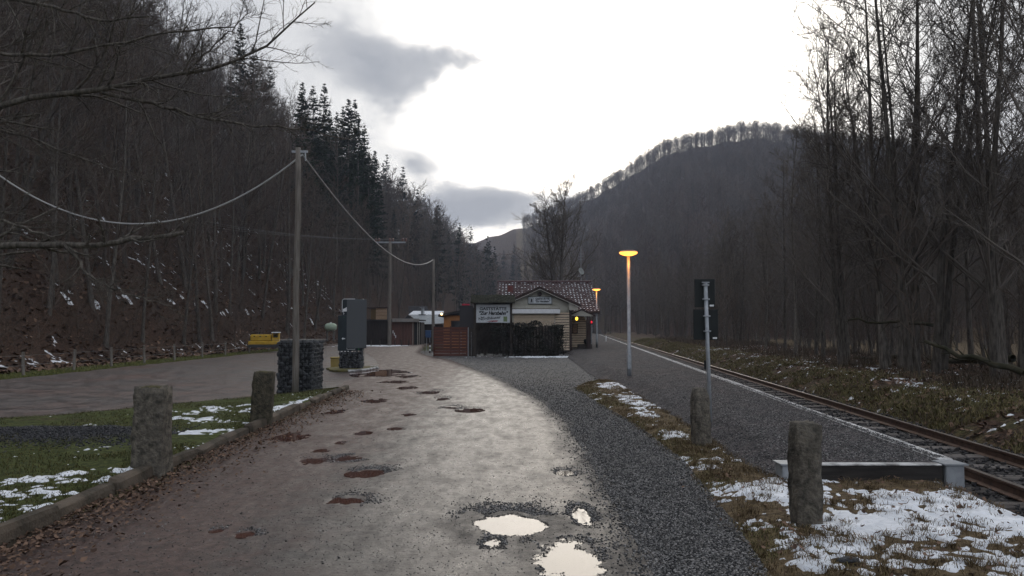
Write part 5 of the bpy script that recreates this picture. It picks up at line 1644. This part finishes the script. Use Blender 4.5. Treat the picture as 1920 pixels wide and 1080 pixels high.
pt = empty('plant_trough', (4.62, 47.6, GZ)); MB().box(-.45, .45, -.25, .25, 0, .30, bev=.03).build('trough', M_DARKWOOD, pt)
MB().box(-.05, .42, -.1, .2, .303, .62, bev=.06).build('back_box', M_BLACK, pt); tag(pt, 'dark trough standing in the lit porch', 'trough')
sl_ = at_depth(1108.5, 604, 49.5)
rl = empty('red_signal_lamp', (sl_.x, 49.5, .2)); MB().tube([(0, 0, 0), (0, 0, sl_.z - .25)], .035, 8).build('post', M_GALV, rl)
MB().box(-.1, .1, -.06, .1, sl_.z - .36, sl_.z - .04, bev=.02).build('housing', M_BLACK, rl)
MB().lathe([(.02, -.09), (.07, -.05), (.085, 0), (.07, .05), (.02, .09)], (0, -.07, sl_.z - .2), 12).build('lens', material('red_lens', (.6, .03, .04), emit=(1, .03, .06), estr=.55), rl)
tag(rl, 'small red lamp glowing beside the porch', 'lamp')
# flat-roofed ochre side wing
AXL = -4.7
rb('side_wing_wall', M_ORANGE, lambda m: m.box(AXL, -3.15, 51.5, 57, 0, 2.35))
rb('side_wing_wall', M_SHEDD0, lambda m: m.box(-3.147, MX0 - .003, 51.53, 57, 0, 2.35))
rb('side_wing_roof', M_SLATEROOF, lambda m: m.add([(AXL - .35, 51.1, 2.42), (MX0 + .2, 51.1, 3.25), (MX0 + .2, 57.3, 3.25), (AXL - .35, 57.3, 2.42), (AXL - .35, 51.1, 2.26), (MX0 + .2, 51.1, 3.07), (MX0 + .2, 57.3, 3.07), (AXL - .35, 57.3, 2.26)],
                                                     [(0, 1, 2, 3), (7, 6, 5, 4), (0, 4, 5, 1), (1, 5, 6, 2), (2, 6, 7, 3), (3, 7, 4, 0)]))
rb('side_wing_upper', M_SLATEROOF, lambda m: m.add([(AXL + .2, 51.52, 2.352), (MX0 - .01, 51.52, 2.352), (MX0 - .01, 51.52, 3.05), (AXL + .2, 51.6, 2.352), (MX0 - .01, 51.6, 2.352), (MX0 - .01, 51.6, 3.05)], [(0, 1, 2), (3, 5, 4), (0, 3, 4, 1), (1, 4, 5, 2), (0, 2, 5, 3)]))
wn = rb('window', M_BARGE, lambda m: m.box(-4.2, -3.2, 51.44, 51.497, 1.2, 2.0)); rb('pane', M_GLASS, lambda m: m.box(-4.12, -3.28, 51.432, 51.438, 1.27, 1.93), wn)
wl = at_depth(828, 589, 51.0); rb('wall_lamp', material('warm_lamp_globe', (.9, .7, .4), emit=(1, .60, .22), estr=6.0), lambda m: m.lathe([(.01, -.07), (.05, -.05), (.07, 0), (.05, .05), (.01, .07)], (wl.x, 51.0, wl.z), 10))
rb('lamp_arm', M_BARGE, lambda m: m.tube([(wl.x, 51.0, wl.z + .06), (wl.x + .1, 51.2, wl.z + .12), (AXL + .1, 51.5, wl.z + .1)], .015, 6))
# aerial and dish on the roof
mst = at_depth(1089, 526, 55.2); tp = at_depth(1089, 462, 55.2)
an = empty('roof_aerial', (mst.x, 55.0, RZ_ + .1)); hA = tp.z - RZ_ - .1
MB().tube([(0, 0, -.1), (0, 0, hA)], .022, 6).build('mast', M_GALV, an)
for f in (.62, .70, .78): MB().tube([(-.22, 0, hA * f), (.22, .1, hA * f)], .008, 4).build('aerial_rod', M_GALV, an)
dsh = MB().lathe([(.01, -.05), (.16, -.03), (.30, .03), (.36, .08), (.35, .085), (.15, -.01), (.012, -.03)], (0, 0, 0), 20).build('dish', material('dish_grey', (.22, .235, .22), rough=.6), an, True)
dsh.location = (-.03, -.12, .72); dsh.rotation_euler = (math.radians(70), 0, math.radians(40)); dsh.scale = (.75, .75, .75)
MB().tube([(-.05, -.1, .4), (-.28, -.4, .30), (-.20, -.42, .45)], .014, 5).build('feed_arm', M_GALV, an)
tag(an, 'aerial mast with grey satellite dish on the tiled roof', 'aerial')

# wall sign on the gable
a_, b_ = at_depth(991, 557, GY - .1), at_depth(1034, 569, GY - .1)
M_SIGNW = material('sign_white', (.50, .54, .56), (.58, .61, .63), scale=8, rough=.5)
ws = empty('gable_sign', ((a_.x + b_.x) / 2, GY - .06, (a_.z + b_.z) / 2)); w_, h_ = b_.x - a_.x, a_.z - b_.z
MB().box(-w_ / 2 - .05, w_ / 2 + .05, -.03, .028, -h_ / 2 - .05, h_ / 2 + .05, bev=.01).build('frame', material('sign_frame_grey', (.14, .15, .14), rough=.6), ws)
MB().box(-w_ / 2, w_ / 2, -.04, -.031, -h_ / 2, h_ / 2).build('panel', M_SIGNW, ws)
ex = -w_ / 2 + .17
em = MB().tube([(ex - .11, -.044, -.13), (ex + .11, -.044, -.13), (ex + .11, -.044, .13), (ex - .11, -.044, .13), (ex - .11, -.044, -.13)], .010, 4).build('emblem_frame', M_INK, ws)
MB().add([(ex - .07, -.046, -.10), (ex + .07, -.046, -.10), (ex + .05, -.046, -.02), (ex + .07, -.046, .03), (ex + .01, -.046, .10), (ex - .05, -.046, .04), (ex - .03, -.046, -.03)], [tuple(range(7))]).build('emblem', M_INK, em)
text_mesh('lettering', 'GASTSTÄTTE', .155, M_INK, ws, (.14, -.046, .035), 0, .82, .006)
text_mesh('lettering', '"Zur Harzbahn"', .15, M_INK, ws, (.14, -.046, -.115), .25, .86, .006)
tag(ws, 'small framed white sign with emblem and black lettering high on the gable', 'sign')

# roofed sign board by the fence
SY = 40.0
a_, b_ = at_depth(893, 571, SY), at_depth(956, 605, SY)
sb = empty('roofed_sign_board', ((a_.x + b_.x) / 2, SY, 0)); w_ = b_.x - a_.x; z0, z1 = b_.z, a_.z
for s in (-1, 1): MB().box(s * (w_ / 2 + .07) - .06, s * (w_ / 2 + .07) + .06, -.06, .06, -.1, z1 + .1, bev=.01).build('post', M_DARKWOOD, sb)
MB().box(-w_ / 2, w_ / 2, -.03, .03, z0, z1, bev=.006).build('panel', M_SIGNW, sb)
MB().box(-w_ / 2 - .02, w_ / 2 + .02, -.05, .05, z1 + .004, z1 + .06).build('header', M_BLACK, sb)
M_THATCH = material('mossy_thatch', (.018, .02, .015), (.06, .058, .042), scale=12, rough=1, bump=1.0, bscale=30)
th_ = MB(); N1, N2 = 26, 9; V = []; F = []
for i in range(N1 + 1):
    for j in range(N2 + 1):
        u = i / N1; v = j / N2 * 2 - 1
        x = -w_ / 2 - .28 + (w_ + .56) * u; n_ = float(fbm(np.array([x * 3]), np.array([v * 2.0 + 4]), 2.0, 3, 5)[0]) - .5
        V.append((x, v * .42, z1 + .10 + .46 * (1 - abs(v) ** 1.2) + n_ * .12))
b0 = len(V)
for i in range(N1 + 1):
    for j in range(N2 + 1): V.append((V[i * (N2 + 1) + j][0], V[i * (N2 + 1) + j][1] * .92, z1 + .065))
for i in range(N1):
    for j in range(N2):
        q = i * (N2 + 1) + j; F += [(q, q + N2 + 1, q + N2 + 2, q + 1), (b0 + q, b0 + q + 1, b0 + q + N2 + 2, b0 + q + N2 + 1)]
for i in range(N1):
    q = i * (N2 + 1); F += [(q, b0 + q, b0 + q + N2 + 1, q + N2 + 1), (q + N2, q + 2 * N2 + 1, b0 + q + 2 * N2 + 1, b0 + q + N2)]
for j in range(N2):
    q = N1 * (N2 + 1); F += [(j, j + 1, b0 + j + 1, b0 + j), (q + j, b0 + q + j, b0 + q + j + 1, q + j + 1)]
rf_ = th_.add(V, F).build('thatch_roof', M_THATCH, sb)
hh_ = z1 - z0; zc = z0
text_mesh('lettering', 'GASTSTÄTTE', .22, M_INK, sb, (0, -.034, z0 + hh_ * .69), 0, w_ * .80, .006)
text_mesh('lettering', '"Zur Harzbahn"', .25, M_INK, sb, (0, -.034, z0 + hh_ * .44), .22, w_ * .86, .012)
text_mesh('lettering', 'Nordhäuser', .22, M_INK, sb, (-w_ * .10, -.034, z0 + hh_ * .18), 0, w_ * .66, .004, rot=-.09)
MB().tube([(-w_ * .5 + .24, -.036, z0 + hh_ * .32), (-w_ * .5 + .33, -.036, z0 + hh_ * .28), (-w_ * .5 + .44, -.036, z0 + hh_ * .32)], .020, 5).build('horn_mark', M_INK, sb)
MB().add([(-w_ * .18, -.0345, z0 + hh_ * .06), (w_ * .12, -.0345, z0 + hh_ * .06), (w_ * .15, -.0345, z0 + hh_ * .12), (-w_ * .05, -.0345, z0 + hh_ * .115)], [(0, 1, 2, 3)]).build('red_ribbon', material('sign_red', (.36, .02, .03), rough=.5), sb)
MB().add([(w_ * .31, -.0345, z0 + hh_ * .06), (w_ * .42, -.0345, z0 + hh_ * .06), (w_ * .42, -.0345, z0 + hh_ * .34), (w_ * .31, -.0345, z0 + hh_ * .34)], [(0, 1, 2, 3)]).build('green_mark', material('sign_olive', (.16, .22, .10), rough=.5), sb)
MB().box(-w_ / 2 + .06, w_ / 2 - .06, -.0335, -.0305, z0 + hh_ * .385, z0 + hh_ * .39).build('divider', material('sign_line', (.25, .26, .27)), sb)
tag(sb, 'large white restaurant sign with black lettering under a mossy thatched roof', 'sign')

# vine-covered board fence in front of the wing
vx0, vx1 = -2.0, 2.55
vf = empty('vine_covered_fence', (0, 40.3, 0)); tag(vf, 'old board fence smothered in dark leafless vines below the sign', 'fence')
x = vx0; pk = None
while x < vx1 - .05:
    if pk is None: pk = MB().box(0, .15, -.02, .02, -.1, 1.62, bev=.006).build('plank', M_DARKWOOD, vf); o = pk
    else: o = pk.copy(); COL.objects.link(o)
    o.location = (x, random.uniform(-.012, .012), random.uniform(-.06, .04) + (.22 if x < -.05 else 0)); x += .162
r = np.random.default_rng(5)
# tangled stems and leaves
n = 520; P0 = np.stack([r.uniform(vx0 + .3, vx1 + .25, n), r.uniform(-.30, -.04, n), r.uniform(.0, 1.3, n)], 1)
keep = ~((P0[:, 0] > 1.05) & (P0[:, 0] < 1.5) & (r.random(n) < .6)); P0 = P0[keep]; n = len(P0)
D = r.normal(0, .5, (n, 3)) + np.array([0, -.05, .55]); D[:, 1] *= .4
S, SR = grow(P0, D, r.uniform(.5, 1.3, n), 7, r, .30, .0, np.full(n, .009), .5)
S[:, :, 1] = np.clip(S[:, :, 1], -.42, -.03); S[:, :, 2] = np.minimum(S[:, :, 2], 1.66 + .22 * (fbm(S[:, :, 0], S[:, :, 0] * 0, 1.3, 3, 4) - .3) + .1 * r.random(S.shape[:2]))
S2, SR2 = kids(S, SR, 5, .1, 1, 55, .4, 4, r, .25, -.05, .7, .3, .005); S2[:, :, 1] = np.clip(S2[:, :, 1], -.5, -.03)
vv, ff = join([sweep(S, SR, 3), sweep(S2, SR2, 3)])
tag(link('vine_stems', mesh_np('vine_stems', vv, [ff]), material('vine_stem', (.018, .015, .013), (.05, .042, .036), scale=4), vf), kind='stuff')
n = 15000; P = np.stack([r.uniform(vx0 + .35, vx1 + .2, n), -r.uniform(.03, .38, n), 1.78 * r.random(n) ** .8], 1)
P = P[(fbm(P[:, 0], P[:, 2], 1.5, 3, 8) > .44) & ~((P[:, 0] > 1.0) & (P[:, 0] < 1.45) & (P[:, 2] < 1.0))]; n = len(P)
P[:, 2] += (.5 * (fbm(P[:, 0], P[:, 0] * 0, 1.6, 3, 14) - .5)) * (P[:, 2] > 1.2)
Q = norm(r.normal(size=(n, 3))); T = norm(np.cross(Q, r.normal(size=(n, 3)))); s_ = r.uniform(.02, .05, n)[:, None]
V = np.stack([P - Q * s_, P + T * s_ * .7, P + Q * s_, P - T * s_ * .7], 1).reshape(-1, 3)
me = mesh_np('vine_leaves', V, [np.array([[0, 1, 2, 3]]) + 4 * np.arange(n)[:, None]]); add_attr(me, 'tint', np.repeat(r.random(n) ** 2, 4))
tag(link('vine_leaves', me, material('dark_vine_leaf', (.012, .015, .011), attr='tint', c3=(.07, .068, .055), rough=.7), vf), kind='stuff')

# red-brown plank fence and its neighbour panel
a_, b_ = at_depth(813, 613, 40.2), at_depth(877, 668, 40.2)
rf = empty('plank_fence', (a_.x, 40.2, 0)); w_ = b_.x - a_.x; n = 10; ph = (a_.z + .0) / n
for k in range(n): MB().box(0, w_, -.02, .02, k * ph + .01, (k + 1) * ph - .012, bev=.008).build('plank', M_REDWOOD, rf)
for f in (.02, .5, .98): MB().box(w_ * f - .05, w_ * f + .05, .022, .10, -.1, a_.z + .03, bev=.01).build('post', M_BARGE, rf)
MB().box(w_ * .74, w_ * .74 + .07, -.034, -.0215, .02, a_.z - .01).build('cover_strip', M_REDWOOD, rf)
tag(rf, 'red-brown horizontal plank fence left of the vine-covered fence', 'fence')
op = empty('old_board_panel', (b_.x + .02, 40.25, 0))
for k in range(3): MB().box(.03 + .15 * k, .16 + .15 * k, -.02, .02, -.1, 1.5 + random.uniform(-.04, .06), bev=.006).build('plank', M_DARKWOOD, op)
MB().tube([(.0, -.05, -.1), (.0, -.05, 1.55)], .03, 8).build('post', M_GALV, op)
tag(op, 'narrow weathered upright board panel between plank fence and sign post', 'fence')
a_, b_ = at_depth(862, 573, 42.5), at_depth(887, 616, 42.5)
gbd = empty('stand_in_board', ((a_.x + b_.x) / 2, 42.5, 0)); w_ = b_.x - a_.x  # invented board, fills a blanked-out spot whose real contents are unknown
MB().box(-w_ / 2, w_ / 2, -.03, .03, b_.z - .2, a_.z, bev=.01).build('panel', material('plain_grey_panel', (.040, .038, .042), rough=.7), gbd)
MB().box(-w_ / 2 + .12, w_ / 2 - .2, -.04, .04, a_.z + .003, a_.z + .10, bev=.02).build('red_cap', material('red_awning', (.42, .03, .06), rough=.6), gbd)
for s in (-1, 1): MB().tube([(s * w_ * .4, .05, -.1), (s * w_ * .4, .05, a_.z - .1)], .03, 8).build('post', M_GALV, gbd)
tag(gbd, 'made-up plain grey board with red cap rising behind the plank fence', 'board')

# mailbox, little shrub, ringed marker by the thin pole
m_ = at_depth(803, 627, 47.0); mbx = empty('blue_box', (m_.x, 47.0, 0))
MB().box(-.17, .17, -.13, .13, m_.z - .20, m_.z + .22, bev=.02).build('box', material('blue_enamel', (.03, .07, .16), rough=.5), mbx)
MB().box(-.19, .19, -.15, .15, m_.z + .223, m_.z + .26, bev=.01).build('lid', material('blue_enamel_light', (.06, .11, .2), rough=.5), mbx)
for s in (-.1, .1): MB().tube([(s, 0, -.1), (s, 0, m_.z - .2)], .02, 6).build('leg', M_GALV, mbx)
tag(mbx, 'blue post-mounted box beside the thin pole', 'box')
mk = empty('marker_post', (at_depth(806, 650, 45.5).x, 45.5, 0)); MB().tube([(0, 0, -.1), (0, 0, .62)], .05, 10).build('post', M_BARGE, mk)
for zz in (.12, .34): MB().tube([(0, 0, zz), (0, 0, zz + .12)], .053, 10).build('white_band', M_WHITE, mk)
tag(mk, 'short dark marker post with white bands near the blue box', 'marker')
x = at_depth(797, 655, 44.5).x; place_tree('bare_shrub', sap[1], (x, 44.5, zat(x, 44.5)), 0, .24, (0, 0), 'small leafless shrub in front of the blue box', 'shrub')

# ------------------------------------------------------------------ sheds across the road
sh = empty('brown_shed', (-10, 65, 0)); X = lambda px, Y: (px - 960) / FPX * Y
def sbx(name, mat, x0, x1, y0, y1, z0, z1, parent, bev=.0): return MB().box(x0 + 10, x1 + 10, y0 - 65, y1 - 65, z0, z1, bev=bev).build(name, mat, parent)
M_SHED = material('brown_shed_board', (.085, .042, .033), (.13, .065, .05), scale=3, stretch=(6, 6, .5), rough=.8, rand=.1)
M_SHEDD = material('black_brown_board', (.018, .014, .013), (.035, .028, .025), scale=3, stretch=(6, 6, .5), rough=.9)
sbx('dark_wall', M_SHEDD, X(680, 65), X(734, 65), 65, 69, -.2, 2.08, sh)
x = X(734.5, 65)
while x < X(772, 65) - .05:
    sbx('wall_board', M_SHED, x, x + .27, 65.05, 65.15, -.1, 1.98, sh, .008); x += .28
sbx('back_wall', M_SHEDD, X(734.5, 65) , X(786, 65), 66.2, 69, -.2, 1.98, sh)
dr = sbx('door', M_BLACK, X(775, 65), X(782, 65), 65.1, 65.15, -.1, 1.75, sh)
for px in (774, 783, 786): sbx('door_post', M_PALETRIM, X(px, 65), X(px, 65) + .035, 65.0, 65.06, -.1, 1.95, sh)
sbx('fascia', material('shed_fascia', (.20, .185, .17), (.26, .24, .22), rough=.8), X(737, 65), X(787, 65), 64.6, 64.75, 1.98, 2.28, sh, .01)
sbx('roof', M_SLATEROOF, X(679, 65), X(788, 65), 64.76, 69.3, 2.085, 2.2, sh)
for k in range(3): sbx('wall_plate', M_WHITE, X(736.5 + 2.5 * k, 65), X(738 + 2.5 * k, 65), 65.0, 65.045, 1.0 - .2 * k, 1.25 - .2 * k, sh)
tag(sh, 'low brown wooden shed with pale fascia across the road', 'shed')
# house with snow on its metal roof
hs = empty('snowy_roof_house', (-8.5, 74, 0)); K = 74 / FPX
def hp(px, py, Y): q = at_depth(px, py, Y); return (q.x + 8.5, Y - 74, q.z)
def quadslab(name, mat, pts, t, parent):
    V = [Vector(p) for p in pts]; nrm = (V[1] - V[0]).cross(V[2] - V[0]).normalized()
    if nrm.y > 0: nrm = -nrm
    W_ = [v - nrm * t for v in V]; n = len(V)
    return MB().add(V + W_, [tuple(range(n)), tuple(range(2 * n - 1, n - 1, -1))] + [(i, n + i, n + (i + 1) % n, (i + 1) % n) for i in range(n)]).build(name, mat, parent)
a_, b_, c_, d_ = hp(790, 608, 72), hp(832, 606, 72), hp(832, 590, 73.6), hp(768, 590, 73.6)
M_METAL = material('grey_sheet_roof', (.26, .28, .29), (.36, .38, .39), scale=4, rough=.45, metallic=.3, stretch=(.5, 4, 6))
for k in range(7):
    f0, f1 = k / 7, (k + .97) / 7
    L_ = lambda p, q, f: Vector(p).lerp(Vector(q), f)
    quadslab('roof_sheet', M_METAL, [L_(a_, d_, f0), L_(b_, c_, f0), L_(b_, c_, f1), L_(a_, d_, f1)], .04, hs)
quadslab('roof_snow', M_SNOW, [Vector(d_) + Vector((-.1, .02, .02)), Vector(c_) + Vector((0, .02, .02)), hp(832, 583, 75), hp(775, 583, 75)], .08, hs)
MB().box(hp(792, 608, 72.3)[0], hp(831, 608, 72.3)[0], -1.7, 3, -.2, hp(790, 608, 72)[2] - .02).build('wall', M_SHEDD, hs)
cp = hp(792, 590, 73.8); MB().tube([cp, (cp[0], cp[1], cp[2] + .62)], .14, 10).build('flue', M_METAL, hs)
MB().box(cp[0] - .35, cp[0] + .35, cp[1] - .3, cp[1] + .3, cp[2] - .06, cp[2] + .03).build('flue_collar', M_SLATEROOF, hs)
MB().tube([(cp[0] - .28, cp[1], cp[2] + .72), (cp[0] + .16, cp[1], cp[2] + .74), (cp[0] + .2, cp[1], cp[2] + .1)], .02, 5).build('flue_bracket', M_GALV, hs)
MB().prism([(hp(752, 590, 76)[0], 1.8), (hp(790, 590, 76)[0], 1.8), (hp(768, 570, 76)[0], hp(768, 590, 76)[2])], 1.0, 2.2).build('side_gable', M_SLATEROOF, hs)
tag(hs, 'house with snow on its grey sheet metal roof and a flue', 'house')
h2_ = empty('dark_gable_house', (X(775, 82), 84, 1)); q0, q1, q2 = X(757, 82) - X(775, 82), X(792, 82) - X(775, 82), 0
MB().box(q0 + .3, q1 - .2, -1, 3, -1.2, 1.4).build('wall', M_SHEDD, h2_)
quadslab('roof', M_SLATEROOF, [(q0 + .6, -1.6, 1.2), (q1 + 1.0, -1.6, 1.2), (q1 + .2, .6, 2.9), (q0 + .1, .6, 2.9)], .1, h2_)
tag(h2_, 'dark gabled roof rising behind the snowy-roofed house', 'house')
lcab = empty('log_cabin', (X(712, 76), 77, at_depth(712, 601, 76).z - 1.2)); zb = 1.2; zt_ = at_depth(712, 578, 76).z - lcab.location.z
M_LOG = material('pale_log', (.33, .22, .14), (.45, .32, .21), scale=3, stretch=(.5, 5, 5), rough=.8, rand=.1)
n = 8
for k in range(n):
    zz = zb + (zt_ - zb) * (k + .5) / n; MB().tube([(-.42, -.8, zz), (.70, -.8, zz)], (zt_ - zb) / n * .5, 8).build('log', M_LOG, lcab)
MB().box(-.95, -.42, -.7, 1, -1.5, zt_ - .1).build('side_wall', material('ochre_dark', (.13, .085, .035), rough=.9), lcab)
MB().box(-.41, .69, -.69, 1, -1.5, zt_ - .05).build('core_wall', M_SHEDD, lcab)
MB().box(-1.4, .85, -.95, 1.2, zt_, zt_ + .10).build('roof', M_BARGE, lcab)
tag(lcab, 'small pale log hut above the brown shed', 'hut')
# low posts along the far bend
for k, px in enumerate((696, 713, 741, 753, 766)):
    Y = 60.5 + .4 * k; b_ = at_depth(px, 646, Y)
    tag(MB().tube([(b_.x, Y, -.15), (b_.x + random.uniform(-.06, .06), Y, .50)], .045, 7).build('bollard', M_DARKWOOD), 'short wooden post in the row along the far bend', 'bollard', 'short posts along the far bend')
# line-side markers
for px, py, lab in ((1136, 622, 'thin white line-side marker far along the track'), (1322, 660, 'short dark line-side stake on the bank behind the sign pole')):
    Y = 70 if px < 1200 else 30; q = at_depth(px, py, Y); z = zat(q.x, Y)
    tag(MB().tube([(q.x, Y, z - .1), (q.x, Y, z + (.9 if px < 1200 else .45))], .05, 7).build('line_marker', M_WHITE if px < 1200 else M_BLACK), lab, 'marker')

# ------------------------------------------------------------------ haze over the valley
hz = MB().box(-1000, 1000, -70, 1400, -3, 175).build('haze', None)
hm = bpy.data.materials.new('haze_air'); hm.use_nodes = True; nt = hm.node_tree; nt.nodes.clear()
pv = nt.nodes.new('ShaderNodeVolumePrincipled'); pv.inputs['Color'].default_value = (.70, .79, .98, 1); pv.inputs['Density'].default_value = HAZE; pv.inputs['Anisotropy'].default_value = .2
ou = nt.nodes.new('ShaderNodeOutputMaterial'); nt.links.new(pv.outputs[0], ou.inputs['Volume'])
hz.data.materials.append(hm); tag(hz, 'thin bluish winter haze filling the valley', 'haze', kind='stuff')
